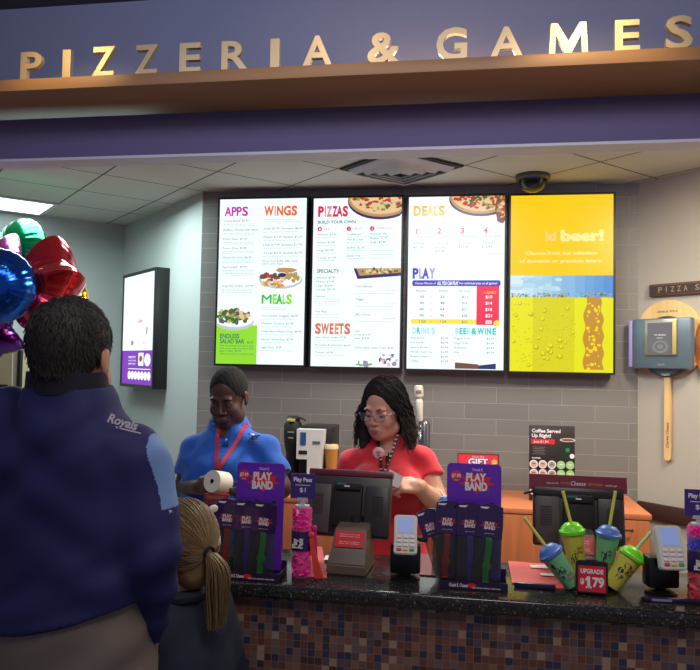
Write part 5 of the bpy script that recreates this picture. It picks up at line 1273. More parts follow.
# ---- the man in the blue polo shirt
def loc_of(px, Y): q = at(px, 400, Y); return Vector((q.x, q.y, 0))
def LP(px, py, dy, O, rz=0): # photo coordinate at a depth relative to the person -> person's own coordinates
    q = at(px, py, O.y + dy) - O; return Matrix.Rotation(-rz, 4, 'Z') @ q
def man():
    Y0 = 3.02; O = loc_of(228, Y0); O.z = 0
    e = empty('person', O, 'man in a blue polo shirt and red lanyard holding a white paper roll', 'person')
    L = lambda px, py, dy=0: LP(px, py, dy, O)
    hc = L(228, 397, -.03); k = 1.0
    Hm = T(*hc) @ RZ(-4) @ RX(20)
    sh = [L(196, 450), L(265, 450)]; el = [L(184, 488, -.04), L(281, 488, -.04)]; wr = [L(199, 487, -.20), L(244, 494, -.22)]
    SK = skinmat('skin_dark', (78, 52, 44)); lip = mat('lip_dark', (104, 62, 58), .45)
    sz = sh[0].z; zs = L(228, 424).z - .035
    f = Field((-.40, -.46, 0.0), (.40, .24, hc.z + .16), .004)
    f.loft([(.80, 0, 0, .16, .11), (.95, 0, -.01, .155, .125), (1.08, 0, -.015, .155, .125), (1.22, 0, 0, .165, .115), (sz + .0, 0, .01, .15, .095), (zs - .01, 0, .015, .10, .07), (zs + .035, 0, .015, .065, .055), (zs + .05, 0, .015, .055, .05)], .02)
    TRAP(f, sh, zs, .052)
    nb = Vector((0, .02, zs + .0)); f.cap(nb, hc + Vector((0, .035, -.06)), .062, .057, .03)
    head_prims(f, Hm, k, nose_w=.004)
    for i, s in enumerate((-1, 1)):
        f.cap(sh[i], el[i], .050, .044, .02); f.cap(el[i], wr[i], .043, .027, .012)
    legs(f, (.09, .0, .84), (.10, -.01, .46), (.10, .01, .09))
    RC = L(218.5, 482, -.315)          # roll centre
    # image-left hand holds the roll from its left side, the other supports it from the lower right
    d0 = (RC + Vector((-.035, .03, -.01))) - wr[0]; hand(f, wr[0], d0, (.55, .35, -.1), (.1, -.1, 1), curl=(18, 30, 20), thumb=(.5, .8, .5), k=.92)
    d1 = (RC + Vector((.02, .03, -.035))) - wr[1]; hand(f, wr[1], d1, (-.1, .2, 1), (.2, -1, .3), curl=(15, 28, 20), thumb=(.4, .8, .3), k=.92)
    iH = np.array(Hm.inverted())
    def zone(Cn):
        q = Cn @ iH[:3, :3].T + iH[:3, 3]; z = np.zeros(len(Cn))
        z[((q[:, 0] / .021) ** 2 + ((q[:, 2] + .0675) / .0115) ** 2 < 1) & (q[:, 1] < -.086)] = 1; return z
    field_mesh('body', f, [SK, lip], e, zone=zone)
    eyes(e, Hm, mat('iris_dark', (30, 20, 16), .2))
    # hair, brows
    HM_ = mat('black_hair', (10, 9, 9), .9, bump=.8, bump_scale=500)
    rot = Hm.to_3x3().to_4x4(); g = Field(hc - Vector((.13, .15, .13)), hc + Vector((.13, .15, .17)), .0035)
    g.ell(Hm @ Vector((0, .022, .038)), (.0795, .0965, .0895), rot, 0); g.ell(Hm @ Vector((0, -.088, -.01)), (.072, .062, .104), rot, .006, True)
    g.plane(rot @ Vector((0, -.35, -1)), Hm @ Vector((0, .05, -.028))); g.ell(Hm @ Vector((-.085, .0, -.03)), (.03, .034, .042), rot, .004, True); g.ell(Hm @ Vector((.085, .0, -.03)), (.03, .034, .042), rot, .004, True)
    field_mesh('hair', g, HM_, e, lambda V: wob(V, (300, 260, 280), 0, .0006))
    for s in (-1, 1):
        mb = MB(); mb.tube([Hm @ Vector((s * x, y, z)) for x, y, z in ((.016, -.087, .018), (.030, -.086, .023), (.046, -.073, .018))], [.002, .0032, .0015], 6); mb.build('eyebrow', HM_, e)
    # polo shirt
    PB = mat('royal_blue_knit', (24, 92, 190), .8, bump=.25, bump_scale=600, sheen=.2)
    g = Field((-.40, -.32, .80), (.40, .26, zs + .10), .005)
    o_ = .022
    g.loft([(.84, 0, 0, .165 + o_, .115 + o_), (.98, 0, -.012, .165 + o_, .13 + o_), (1.10, 0, -.015, .168 + o_, .130 + o_), (1.24, 0, 0, .172 + o_, .115 + o_), (sz, 0, .012, .152 + o_, .092 + o_), (zs, 0, .015, .11, .08), (zs + .03, 0, .02, .078, .07), (zs + .04, 0, .02, .072, .065)], .02)
    TRAP(g, sh, zs, .064)
    for i in (0, 1):
        m_ = sh[i].lerp(el[i], .70); g.cap(sh[i], m_, .064, .068, .02, flat=True)
    g.plane((0, 0, -1), (0, 0, .84)); g.ell((0, -.085, zs + .035), (.030, .06, .060), None, .008, True); g.ell((0, .01, zs + .05), (.062, .056, .03), None, .006, True)
    so = field_mesh('polo_shirt', g, PB, e, lambda V: wrinkle(V, .007)); bv = bvh_of(so)
    collar(e, (0, .010, zs + .052), .064, .062, PB, h_=.034, gap=46, flare=.034, tilt=14, drop=.035)
    X = lambda px: L(px, 430, -.12).x
    Z = lambda py: L(228, py, -.12).z
    mb = MB(); mb.box((X(223), 0, Z(437)), (.026, .002, .09)); bmesh.ops.subdivide_edges(mb.bm, edges=mb.bm.edges, cuts=5); drape(mb, bv, .002)
    mb.build('placket', mat('royal_blue_dark', (20, 76, 165), .8), e)
    mb = MB(); p = on_front(bv, X(223), Z(441), .004); mb.sph(p, (.005, .002, .005)); mb.build('button', M_WPR, e)
    # plain pale chest badge instead of a mascot
    mb = MB(); a, b = X(250), Z(436)
    mb.disc(a, b, .014, .012, 0, jag=.25, n=16); mb.box((a, 0, b - .022), (.045, .001, .003), 1); mb.box((a, 0, b - .028), (.03, .001, .0025), 1)
    drape(mb, bv, .0025); mb.build('chest_patch', [mat('patch_white', (196, 196, 204), .6), mat('patch_stitch', (120, 130, 190), .6)], e, recalc=False)
    # lanyard
    mb = MB(); LR = mat('lanyard_red', (196, 40, 56), .5)
    ribbon(bv, [(X(212), Z(424)), (X(214), Z(438)), (X(221), Z(468))], .016, 0, mb, .012); ribbon(bv, [(X(239), Z(425)), (X(236), Z(438)), (X(223), Z(468))], .016, 0, mb, .012); ld = mb.build('lanyard', LR, e)
    p = on_front(bv, X(222), Z(472), .014); mb = MB(); mb.box(p, (.012, .006, .03), bev=.002); mb.build('clip', M_BLK, ld)
    mb = MB(); mb.box((X(222), p.y - .004, Z(487)), (.055, .003, .078), bev=.001); mb.box((X(222), p.y - .006, Z(482)), (.045, .0006, .03), 1); mb.build('badge', [mat('badge_clear', (170, 160, 160), .3), M_WPR], ld)
    trousers(e, (.09, .0, .86), (.10, -.01, .46), (.10, .01, .06), .90, .182, .140, mat('black_cotton', (26, 26, 30), .8))
    shoes(e, (.10, .01, .09), M_BLK)
    # what he holds
    r_ = empty('paper_roll', O + RC, 'white till paper roll held in the hands of the man in blue', 'paper roll'); A = RZ(-22) @ RX(78)
    mb = MB(); ro, ri, w2 = .042, .0085, .038
    mb.at(A); mb.lathe([(ri, -w2), (ro, -w2), (ro, w2), (ri, w2), (ri, -w2)], 36, cap=False); mb.build('paper', mat('roll_paper', (226, 222, 206), .7), r_)
    mb = MB(); mb.at(A); mb.lathe([(ri, -w2 - .001), (ri, w2 + .001), (ri - .002, w2 + .001), (ri - .002, -w2 - .001), (ri, -w2 - .001)], 24, cap=False); mb.build('core', mat('core_dark', (40, 34, 34), .7), r_)
    pd = RC + Vector((.0, -.01, -.064)); mb = MB(); mb.at(T(*(O + pd)) @ RZ(4) @ RX(38)); mb.box((0, 0, 0), (.10, .004, .06), bev=.001); mb.box((0, -.0026, .012), (.08, .0006, .02), 1)
    o = mb.build('order_pad', [mat('pad_red', (176, 60, 60), .5), mat('pad_pink', (210, 120, 112), .6)]); tag(o, 'small red pad held under the white paper roll', 'pad')
man()

# ---- the woman in the red polo shirt
def woman():
    Y0 = 3.02; O = loc_of(386, Y0)
    e = empty('person', O, 'woman with dark curly hair, glasses and a red polo shirt holding a slip', 'person')
    L = lambda px, py, dy=0: LP(px, py, dy, O)
    hc = L(383.5, 409, -.05); Hm = T(*hc) @ RZ(-22) @ RX(14); rot = Hm.to_3x3().to_4x4()
    sh = [L(353, 464), L(422, 462)]; el = [L(345, 506, -.02), L(437, 503, -.06)]; wr = [L(352, 508, -.22), L(417, 486, -.235)]
    SK = skinmat('skin_fair', (214, 160, 136)); lip = mat('lip_rose', (188, 104, 100), .45)
    sz = sh[0].z; zs = L(386, 437).z - .035; cx = (sh[0].x + sh[1].x) / 2
    f = Field((-.36, -.44, 0), (.36, .24, hc.z + .16), .004)
    f.loft([(.78, cx, 0, .17, .12), (.92, cx, 0, .165, .125), (1.02, cx, 0, .15, .12), (1.15, cx, -.02, .155, .135), (sz, cx, .01, .14, .09), (zs, cx, .015, .09, .065), (zs + .035, cx, .015, .060, .05), (zs + .05, cx, .015, .052, .046)], .02)
    TRAP(f, sh, zs, .048, cx)
    f.cap(Vector((cx, .02, zs)), hc + Vector((.005, .03, -.06)), .056, .050, .03); head_prims(f, Hm, .98, fem=True)
    f.ell(Hm @ Vector((0, -.035, -.085)), (.05, .045, .03), rot, .02)
    for i in (0, 1): f.cap(sh[i], el[i], .051, .046, .02); f.cap(el[i], wr[i], .046, .027, .012)
    legs(f, (.09, .0, .80), (.10, -.01, .44), (.10, .01, .09))
    hand(f, wr[1], (-.62, -.45, .10), (-.2, .5, -.6), (-.2, -.5, .9), curl=((40, 65, 40), (45, 65, 40), (50, 68, 40), (50, 70, 40)), thumb=(.35, .85, .35), k=.92)
    hand(f, wr[0], (.3, -.8, -.2), (0, -.1, -1), (1, 0, 0), curl=(15, 25, 20), k=.9)
    iH = np.array(Hm.inverted())
    def zone(Cn):
        q = Cn @ iH[:3, :3].T + iH[:3, 3]; z = np.zeros(len(Cn))
        z[((q[:, 0] / .019) ** 2 + ((q[:, 2] + .066) / .0095) ** 2 < 1) & (q[:, 1] < -.086)] = 1; return z
    field_mesh('body', f, [SK, lip], e, zone=zone); eyes(e, Hm, mat('iris_brown', (60, 40, 28), .2), .98)
    HR = mat('dark_curly_hair', (30, 24, 25), .8, bump=.6, bump_scale=300)
    g = Field(hc - Vector((.17, .15, .24)), hc + Vector((.19, .19, .17)), .004)
    g.ell(Hm @ Vector((0, .026, .042)), (.086, .100, .093), rot, 0)
    for s in (-1, 1):
        g.cap(Hm @ Vector((s * .070, .025, .03)), hc + Vector((s * .088 + .014, .045, -.10)), .032, .036, .03); g.cap(hc + Vector((s * .088 + .014, .045, -.08)), hc + Vector((s * .098 + .016, .03, -.155)), .034, .022, .02)
    g.cap(Hm @ Vector((0, .075, .0)), hc + Vector((0.01, .10, -.12)), .06, .06, .03)
    g.ell(Hm @ Vector((0.004, -.092, -.020)), (.068, .074, .104), rot, .008, True)
    V1, F1 = g.extract()
    mb = MB()
    V1 = V1 + 0; 
    tmp = field_mesh('tmp', (V1, F1), HR, None, lambda V: wob(V, (120, 70, 90), 0, .0012) + wob(V, (-60, 130, 150), 1, .0010))
    mb.bm.from_mesh(tmp.data); bpy.data.objects.remove(tmp)
    for q in mb.bm.faces: q.smooth = True
    rnd = random.Random(11)
    for i in range(230):                 # curly locks
        a = rnd.uniform(R(-30), R(210)); s0 = .90 + .14 * rnd.random()
        root = Hm @ Vector((.083 * math.cos(a) * s0, .02 + .092 * math.sin(a) * s0, .03 + .08 * math.sqrt(max(0, 1 - s0 ** 2)) + rnd.uniform(-.05, .0)))
        out = Vector((math.cos(a), math.sin(a) * .8, 0)); Lk = rnd.uniform(.10, .19); rr = rnd.uniform(.004, .008); n = 26; ph = rnd.uniform(0, 6); pts = []
        for j in range(n):
            t = j / (n - 1); c_ = root + out * (.030 * math.sin(min(1, t * 1.4) * PI / 2) + .012 * t) + Vector((0, 0, -Lk * t ** 1.15 + .01 * math.sin(t * PI)))
            c_ += Vector((math.cos(ph + t * 19), math.sin(ph + t * 19), .3 * math.sin(ph + t * 19))) * rr * min(1, t * 4)
            pts.append(c_)
        q = iHv(Hm, pts[8]); 
        if q.y < -.050 and abs(q.x) < .076: continue
        if (Hm.inverted() @ root).y < -.03: continue
        mb.tube(pts, [.0030 * (1 - .6 * j / n) for j in range(n)], 5)
    bvh = BVHTree.FromBMesh(mb.bm); c0 = Hm @ Vector((0, .02, .0))
    for i in range(340):                 # smooth strands combed from the parting
        fy = rnd.uniform(-.10, .10); sd = -1 if rnd.random() < .45 else 1; st = Hm @ Vector((.012, fy, .14)); en = Hm @ Vector((sd * .10, fy * .8 + .03 + rnd.uniform(-.01, .01), rnd.uniform(-.03, .02))); pts = []
        for j in range(12):
            t = j / 11; p_ = c0 + (st.lerp(en, t) - c0).normalized() * .3; h_ = bvh.ray_cast(p_, (c0 - p_).normalized())
            if h_[0] is None: continue
            pts.append(h_[0] + (p_ - c0).normalized() * (.0008 + .0016 * math.sin(t * 13 + i)))
        if len(pts) > 6 and max((pts[k_] - pts[k_ + 1]).length for k_ in range(len(pts) - 1)) < .04: mb.tube(pts, .0014, 4)
    mb.build('hair', HR, e)
    for s in (-1, 1):
        mb = MB(); mb.tube([Hm @ Vector((s * x, y, z)) for x, y, z in ((.014, -.088, .018), (.029, -.086, .024), (.046, -.072, .018))], [.0014, .0024, .001], 6); mb.build('eyebrow', HR, e)
    # glasses
    gl = MB(); GM = mat('glasses_frame', (70, 60, 84), .3, metal=.6); k = .98
    for s in (-1, 1):
        gl.tube([Hm @ Vector((s * .032 + .0225 * math.copysign(abs(math.cos(t)) ** .8, math.cos(t)), -.103 + .006 * abs(math.cos(t)) * (1 if s * math.cos(t) > 0 else 0), -.006 + .0175 * math.copysign(abs(math.sin(t)) ** .8, math.sin(t)))) for t in [2 * PI * i / 28 for i in range(28)]], .0011, 6, closed=True)
        gl.tube([Hm @ Vector(p) for p in ((s * .0545, -.097, .002), (s * .072, -.075, .004), (s * .080, -.01, .004), (s * .080, .02, -.006))], .0016, 6)
    gl.tube([Hm @ Vector(p) for p in ((-.010, -.104, -.002), (0, -.107, .001), (.010, -.104, -.002))], .0012, 6); go = gl.build('glasses', GM, e)
    for s in (-1, 1):
        mb = MB(); mb.at(Hm @ T(s * .032, -.102, -.006)); mb.disc(0, 0, .0215, .0165, 0, n=24); mb.build('lens', mat('lens_glass', (200, 210, 220), .05, alpha=.12), go)
    PB = mat('red_knit', (206, 34, 52), .8, bump=.25, bump_scale=600, sheen=.2)
    g = Field((-.36, -.34, .78), (.36, .26, zs + .10), .005); o_ = .02
    g.loft([(.80, cx, 0, .175 + o_, .13 + o_), (.95, cx, 0, .165 + o_, .13 + o_), (1.04, cx, 0, .150 + o_, .122 + o_), (1.15, cx, -.01, .152 + o_, .118 + o_), (sz, cx, .012, .138 + o_, .088 + o_), (zs, cx, .015, .10, .075), (zs + .045, cx, .02, .076, .066), (zs + .055, cx, .02, .068, .06)], .02)
    TRAP(g, sh, zs, .060, cx)
    for s in (-1, 1): g.ell((cx + s * .070, -.115, 1.165), (.078, .062, .075), None, .05)
    for i in (0, 1): m_ = sh[i].lerp(el[i], .40); g.cap(sh[i], m_, .062, .066, .02, flat=True)
    g.plane((0, 0, -1), (0, 0, .80)); g.ell((cx - .002, -.085, zs + .030), (.034, .06, .070), None, .008, True); g.ell((cx, .01, zs + .05), (.060, .054, .03), None, .006, True)
    so = field_mesh('polo_shirt', g, PB, e, lambda V: wrinkle(V, .006)); bv = bvh_of(so)
    collar(e, (cx - .002, .008, zs + .050), .061, .060, PB, h_=.034, gap=60, flare=.034, tilt=16, drop=.035)
    X = lambda px: L(px, 440, -.14).x; Z = lambda py: L(386, py, -.14).z
    mb = MB(); ribbon(bv, [(X(375), Z(432)), (X(376), Z(446)), (X(382), Z(474))], .013, 0, mb, .008); ribbon(bv, [(X(397), Z(433)), (X(393), Z(448)), (X(384), Z(474))], .013, 0, mb, .008)
    for i in range(9):
        for (xa, za, xb, zb) in ((X(375.5), Z(434), X(381.5), Z(472)), (X(396), Z(435), X(385), Z(472))):
            t = (i + .5) / 9; p = on_front(bv, xa + (xb - xa) * t, za + (zb - za) * t, .0115); mb.box(p, (.010, .0012, .006), 1)
    ld = mb.build('lanyard', [mat('lanyard_black', (30, 28, 34), .5), M_WPR], e)
    p = on_front(bv, X(377), Z(455), .012); b_ = MB(); b_.at(T(*p) @ RX(90)); b_.lathe([(0, 0), (.022, 0), (.024, .003), (.020, .006), (0, .007)], 28); b_.build('round_badge', mat('badge_pinkish', (236, 196, 194), .3), ld)
    b_ = MB(); b_.at(T(*p)); b_.box((0, -.0076, .004), (.022, .0005, .004)); b_.box((0, -.0076, -.003), (.016, .0005, .003)); b_.disc(0, -.010, .005, .004, 0, y=-.0075); b_.build('badge_print', mat('badge_red', (200, 70, 84), .4), ld)
    p = on_front(bv, X(386.5), Z(461), .012); b_ = MB(); b_.box(p, (.014, .008, .03), bev=.002); b_.box(p + Vector((.004, 0, .02)), (.006, .006, .02), bev=.002); b_.build('clip', M_BLK, ld)
    p = on_front(bv, X(383), Z(478), .012); b_ = MB(); b_.box(p, (.03, .004, .03), bev=.002); b_.build('pass_holder', mat('pass_navy', (40, 44, 80), .4), ld)
    # white band on the forearm
    a, b = el[1], wr[1]; c_ = a.lerp(b, .22); mb = MB(); dd = (b - a).normalized(); x_ = dd.orthogonal().normalized(); y_ = dd.cross(x_)
    for kk in (-.006, .006): pass
    mb.tube([c_ + (x_ * math.cos(t) + y_ * math.sin(t)) * .046 for t in [2 * PI * i / 28 for i in range(28)]], .0045, 6, closed=True); mb.build('arm_band', mat('band_white', (226, 214, 206), .5), e)
    trousers(e, (.09, .0, .82), (.10, -.01, .44), (.10, .01, .06), .88, .19, .145, mat('black_cotton')); shoes(e, (.10, .01, .09), M_BLK)
    hp = L(395, 478, -.325); v = [Vector((-.030, 0, .028)), Vector((.022, 0, .018)), Vector((.036, 0, -.020)), Vector((-.022, 0, -.034))]
    mb = MB(); mb.at(T(*(O + hp)) @ RZ(8) @ RX(-12)); mb.prism([(-.034, -.022), (.014, -.036), (.032, .006), (-.020, .032)], .0008); o = mb.build('paper_slip', mat('slip_white', (232, 228, 220), .7)); tag(o, 'folded white slip in the hand of the woman in red', 'paper')
def iHv(Hm, p): return Hm.inverted() @ p
woman()

# ---- the man in navy, seen from behind
def customer():
    Y0 = 1.43; O = loc_of(72, Y0); rz = PI
    e = empty('person', O, 'man in a navy pullover with his back to the camera, at the counter', 'person', rz=rz)
    L = lambda px, py, dy=0: LP(px, py, dy, O, rz)
    hc = L(72.5, 359, .0); Hm = T(*hc) @ RZ(4) @ RX(6); rot = Hm.to_3x3().to_4x4()
    shr = L(137, 466); shl = Vector((-shr.x, 0, shr.z)); sz = shr.z; zs = L(72, 404).z - .035
    elr = L(152, 556, -.02); wrr = L(146, 634, .08)
    # own x axis points to the photo's left
    sh = [shr, Vector((-shr.x, 0, zs))]; el = [elr, Vector((-elr.x, elr.y, elr.z))]; wr = [wrr, Vector((-wrr.x, wrr.y, wrr.z))]
    SK = skinmat('skin_medium', (190, 136, 112)); 
    f = Field((-.36, -.30, 0), (.36, .26, hc.z + .16), .0045)
    f.loft([(.86, 0, 0, .17, .12), (1.0, 0, -.02, .17, .14), (1.15, 0, -.03, .165, .14), (1.34, 0, -.01, .17, .12), (sz, 0, .0, .15, .10), (zs, 0, .0, .10, .07), (zs + .04, 0, .0, .07, .06), (zs + .06, 0, .0, .06, .05)], .02)
    TRAP(f, sh, zs, .052)
    f.cap(Vector((0, .01, zs)), hc + Vector((0, .022, -.06)), .068, .063, .03); head_prims(f, Hm, 1.0)
    for i in (0, 1): f.cap(sh[i], el[i], .052, .045, .03); f.cap(el[i], wr[i], .043, .029, .012)
    for i, s in ((0, -1), (1, 1)): hand(f, wr[i], (-s * .05, -.25, -1), (-s, 0, 0), (0, -1, 0), curl=(25, 35, 20), thumb=(.4, .9, .3))
    legs(f, (.095, .0, .90), (.10, -.01, .50), (.11, .02, .09), (.095, .062, .045))
    field_mesh('body', f, [SK], e); eyes(e, Hm, mat('iris_brown', (60, 40, 28), .2))
    HR = mat('dark_brown_hair', (40, 36, 36), .6, bump=.6, bump_scale=260)
    g = Field(hc - Vector((.13, .15, .15)), hc + Vector((.13, .15, .17)), .0035)
    g.ell(Hm @ Vector((0, .022, .040)), (.0805, .098, .090), rot, 0); g.cap(Hm @ Vector((0, .054, .0)), Hm @ Vector((0, .050, -.060)), .058, .048, .02)
    g.ell(Hm @ Vector((0, -.088, -.03)), (.078, .066, .102), rot, .008, True); g.plane(rot @ Vector((0, .3, -1)), Hm @ Vector((0, .07, -.058)))
    for s in (-1, 1): g.ell(Hm @ Vector((s * .092, -.004, -.030)), (.034, .036, .040), rot, .004, True)
    tmp = field_mesh('tmp', g, HR, None, None)
    mb = MB(); mb.bm.from_mesh(tmp.data); bpy.data.objects.remove(tmp)
    rnd = random.Random(3); mb.bm.faces.ensure_lookup_table(); nf = len(mb.bm.faces); src = [(q.calc_center_median(), q.normal.copy()) for q in (mb.bm.faces[rnd.randrange(nf)] for _ in range(5200))]
    cen = Hm @ Vector((0.02, .05, .10))
    for c_, n_ in src:
        t = (Vector((0, 0, -1)) + (c_ - cen).normalized() * 1.2); t = (t - n_ * t.dot(n_)).normalized() + Vector((rnd.uniform(-.5, .5), rnd.uniform(-.5, .5), rnd.uniform(-.4, .4)))
        t.normalize(); a = c_; b = c_ + t * .006 + n_ * .0014; d_ = c_ + t * .012 + n_ * .0006; mb.tube([a, b, d_], [.0009, .0008, .0003], 3)
    mb.build('hair', HR, e)
    NV = mat('navy_jersey', (20, 26, 88), .75, bump=.2, bump_scale=500); LBm = mat('light_blue_jersey', (104, 140, 196), .7, bump=.2, bump_scale=500); ND = mat('navy_trim', (12, 14, 34), .8)
    zh = L(100, 634, -.1).z
    g = Field((-.40, -.32, .80), (.40, .26, zs + .11), .0042); o_ = .022
    g.loft([(.90, 0, -.01, .172 + o_, .125 + o_), (1.02, 0, -.02, .172 + o_, .14 + o_), (1.16, 0, -.025, .168 + o_, .142 + o_), (1.34, 0, -.012, .176 + o_, .12 + o_), (sz, 0, .0, .155 + o_, .105 + o_), (zs, 0, .012, .130, .105), (zs + .045, 0, .016, .094, .090), (zs + .075, 0, .018, .084, .082)], .02)
    TRAP(g, sh, zs, .068)
    g.plane((-.20, 0, -1), (0, 0, zh + .005))
    a2 = Field(g.lo, g.lo + (g.n - 1) * g.h, g.h)
    for i in (0, 1):
        g.cap(sh[i], el[i], .072, .060, .03); g.cap(el[i], wr[i], .058, .044, .012, flat=True)
    xs = abs(sh[0].x)
    def zone(C_):
        # shoulder panel: outer strip of the upper sleeve
        q0, q1 = L(154, 434), L(171, 505); t = (q0.z - C_[:, 2]) / (q0.z - q1.z); ax = np.abs(C_[:, 0]); edge = abs(q0.x) + (abs(q1.x) - abs(q0.x)) * t
        z = np.where((ax > edge) & (t > 0) & (t < 1), 1, 0); return z
    so = field_mesh('pullover', g, [NV, LBm], e, lambda V: wrinkle(V, .009) + .0035 * np.sin(V[:, 2] * 75 + 9 * V[:, 0] + 2.5 * np.sin(V[:, 0] * 9 + V[:, 2] * 6)) * np.clip((1.28 - V[:, 2]) * 5, 0, 1), zone=zone); bv = bvh_of(so)
    mb = MB(); n = 30; v = []; 
    for i in range(n):
        a = 2 * PI * i / n; ca, sa = math.cos(a), math.sin(a)
        v += [(.086 * ca, .082 * sa + .018, zs + .058), (.081 * ca, .078 * sa + .022, zs + .104), (.077 * ca, .074 * sa + .022, zs + .104), (.080 * ca, .076 * sa + .018, zs + .058)]
    mb.faces(v, [(i * 4 + j, ((i + 1) % n) * 4 + j, ((i + 1) % n) * 4 + (j + 1) % 4, i * 4 + (j + 1) % 4) for i in range(n) for j in range(4)], 0, True); mb.build('collar', ND, e)
    # team lettering on the back of the shoulder; own x runs right to left in the photo
    mb = MB(); A = L(112, 412, -.10); B = L(142, 421, -.10); ang = math.atan2((A.z - B.z), abs(B.x - A.x))
    mb.text('Royals', 0, 0, .017, 0, align='L', width=abs(B.x - A.x) * 1.02, bold=.03, shear=.25)
    mb.faces([(.022, 0, -.007), (.075, 0, -.004), (.074, 0, -.0015), (.02, 0, -.004)], [(0, 1, 2, 3)])
    bmesh.ops.triangulate(mb.bm, faces=mb.bm.faces); bmesh.ops.subdivide_edges(mb.bm, edges=mb.bm.edges, cuts=1)
    for q in mb.bm.verts:
        x, z = q.co.x, q.co.z; X_ = A.x - (x * math.cos(ang) + z * math.sin(ang)); Z_ = A.z - .017 - x * math.sin(ang) + z * math.cos(ang)
        q.co = on_front(bv, X_, Z_, .0025, 1)
    mb.build('lettering', M_WPR, e, recalc=False)
    mb = MB(); q = on_front(bv, L(176, 508).x, L(176, 508).z, .002, 1); mb.box((q.x, q.y, q.z), (.010, .001, .004)); mb.box((q.x + .002, q.y, q.z - .006), (.006, .001, .006)); mb.build('sleeve_logo', M_WPR, e)
    KH = mat('khaki_grey_cotton', (112, 104, 98), .8, bump=.2, bump_scale=400)
    trousers(e, (.095, .0, .90), (.10, -.01, .50), (.11, .02, .06), zh + .06, .188, .150, KH, -.015, (.115, .085, .07))
    shoes(e, (.11, .02, .09), mat('brown_leather', (60, 44, 34), .5))
customer()

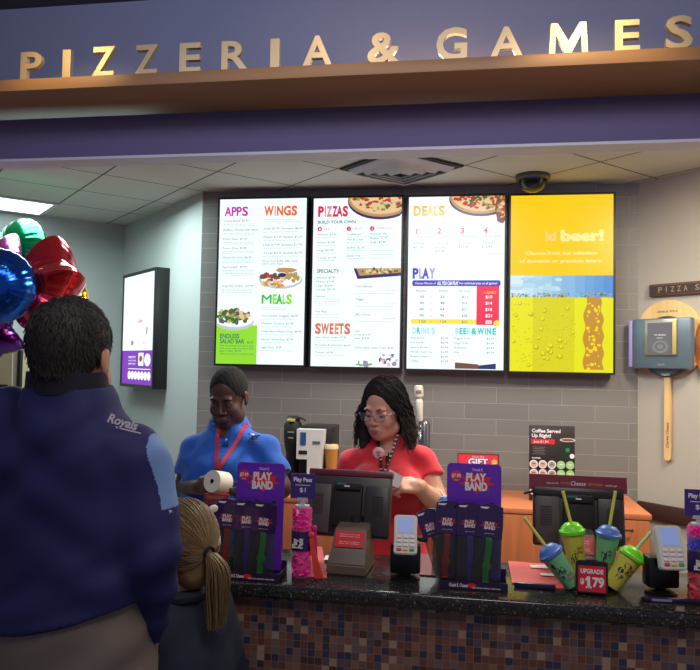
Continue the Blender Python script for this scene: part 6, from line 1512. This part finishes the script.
# ---- the child with a ponytail
def child():
    Y0 = 1.71; O = loc_of(188, Y0); rz = R(-122); k = .90
    e = empty('person', O, 'child with a blonde ponytail in a dark navy top standing beside the man in navy', 'person', rz=rz)
    L = lambda px, py, dy=0: LP(px, py, dy, O, rz)
    hc = L(180, 549, 0); Hm = T(*hc) @ RZ(0) @ RX(4); rot = Hm.to_3x3().to_4x4()
    zs = L(215, 614).z; sx = .095
    sh = [Vector((s * sx, 0, zs)) for s in (-1, 1)]; el = [Vector((s * .165, .0, zs - .22)) for s in (-1, 1)]; wr = [Vector((s * .13, -.12, zs - .36)) for s in (-1, 1)]
    SK = skinmat('skin_child', (220, 170, 146))
    f = Field((-.27, -.27, 0), (.27, .22, hc.z + .15), .0045); zb = zs
    f.loft([(.55, 0, 0, .115, .085), (.72, 0, 0, .11, .08), (.9, 0, 0, .115, .08), (zb - .02, 0, .0, .11, .065), (zb + .03, 0, 0, .06, .05), (zb + .045, 0, 0, .045, .04)], .02)
    f.cap(Vector((0, .01, zb)), hc + Vector((0, .02, -.05)), .045, .042, .02); head_prims(f, Hm, k)
    for i in (0, 1): f.cap(sh[i], el[i], .035, .030, .02); f.cap(el[i], wr[i], .029, .02, .01); hand(f, wr[i], (0, -.5, -.9), ((1, -1)[i], 0, 0), (0, -1, .3), k=.68)
    legs(f, (.06, 0, .60), (.065, -.01, .33), (.07, .01, .07), (.062, .045, .033), .02)
    field_mesh('body', f, [SK], e); eyes(e, Hm, mat('iris_brown', (60, 40, 28), .2), k)
    HR = mat('dark_blonde_hair', (120, 98, 68), .45, noise_amt=.45, noise_scale=60); HR2 = HR
    g = Field(hc - Vector((.12, .13, .13)), hc + Vector((.12, .16, .14)), .004)
    g.ell(Hm @ Vector((0, .018, .036)), (.075, .092, .086), rot, 0); g.cap(Hm @ Vector((0, .05, .0)), Hm @ Vector((0, .055, -.045)), .055, .045, .03); g.ell(Hm @ Vector((0, -.085, -.025)), (.068, .062, .085), rot, .008, True)
    tmp = field_mesh('tmp', g, HR, None); mb = MB(); mb.bm.from_mesh(tmp.data); bpy.data.objects.remove(tmp)
    tie = Hm @ Vector((.0, .112, .004)); bvh = BVHTree.FromBMesh(mb.bm); rnd = random.Random(9)
    for i in range(330):                 # strands drawn back to the tie
        th_ = rnd.uniform(-PI, PI); ph = rnd.uniform(-.5, 1.35); st = Hm @ Vector((.08 * math.cos(ph) * math.sin(th_), .02 - .09 * math.cos(ph) * math.cos(th_) * .9, .03 + .09 * math.sin(ph)))
        q = Hm.inverted() @ st
        if q.y < -.05 and q.z < .05: continue
        pts = []; off = rnd.uniform(0, .004); sw = rnd.uniform(-.012, .012)
        for j in range(10):
            t = j / 9; p_ = st.lerp(tie, t) + Vector((0, 0, sw * math.sin(PI * t))); c0 = Hm @ Vector((0, .02, .02)); d_ = (p_ - c0); 
            hit = bvh.ray_cast(c0 + d_.normalized() * .3, -d_.normalized()); p2 = hit[0] if hit[0] is not None else p_
            pts.append(p2.lerp(tie, max(0, t - .75) * 3.4 if t < .99 else 1) + d_.normalized() * off)
        mb.tube(pts, .0016, 4)
    # ponytail
    for i in range(230):
        a = rnd.uniform(0, 2 * PI); q0 = math.sqrt(rnd.random()); Lp = rnd.uniform(.09, .18); pts = []
        for j in range(12):
            t = j / 11; spread = .010 + .022 * math.sin(min(1, t * 1.5) * PI / 2) * (1 - .45 * t ** 3)
            c_ = tie + Vector((-.012 * t, .042 * math.sin(min(1, t * 2) * PI / 2) - .02 * t, .012 * math.sin(t * PI) - Lp * t ** 1.25))
            pts.append(c_ + Vector((math.cos(a + t * .5), math.sin(a + t * .5), 0)) * spread * q0)
        mb.tube(pts, [.0017 * (1 - .5 * j / 11) for j in range(12)], 4)
    mb.build('hair', HR, e)
    mb = MB(); mb.tube([tie + Vector((math.cos(t) * .013, .004, math.sin(t) * .013)) for t in [2 * PI * i / 16 for i in range(16)]], .0045, 6, closed=True); mb.build('hair_tie', M_BLK, e)
    p = Hm @ Vector((-.045, .06, .092)); mb = MB()
    for s in (-1, 1): mb.sph(p + Vector((s * .013, 0, .002)), (.014, .006, .010))
    mb.sph(p, .006); mb.build('hair_bow', mat('pale_bow', (220, 214, 200), .5), e)
    NV = mat('dark_navy_cotton', (26, 36, 56), .85, bump=.2, bump_scale=400)
    g = Field((-.27, -.24, .48), (.27, .22, zb + .08), .005)
    g.loft([(.52, 0, 0, .145, .115), (.72, 0, 0, .135, .105), (.9, 0, 0, .135, .10), (zb - .01, 0, 0, .125, .08), (zb + .035, 0, 0, .07, .06), (zb + .055, 0, 0, .055, .05)], .02)
    for i in (0, 1): g.cap(sh[i], el[i], .052, .048, .03); g.cap(el[i], wr[i], .046, .036, .01, flat=True)
    g.plane((0, 0, -1), (0, 0, .52)); field_mesh('jacket', g, NV, e, lambda V: wrinkle(V, .006))
    mb = MB(); mb.tube([(.058 * math.cos(t), .055 * math.sin(t) + .004, zb + .045 + .008 * math.sin(t)) for t in [2 * PI * i / 24 for i in range(24)]], .016, 8, closed=True); mb.build('collar', NV, e)
    trousers(e, (.06, 0, .60), (.065, -.01, .33), (.07, .01, .05), .64, .12, .09, mat('black_cotton'), 0, (.075, .06, .05)); shoes(e, (.07, .01, .07), M_BLK, .8)
child()
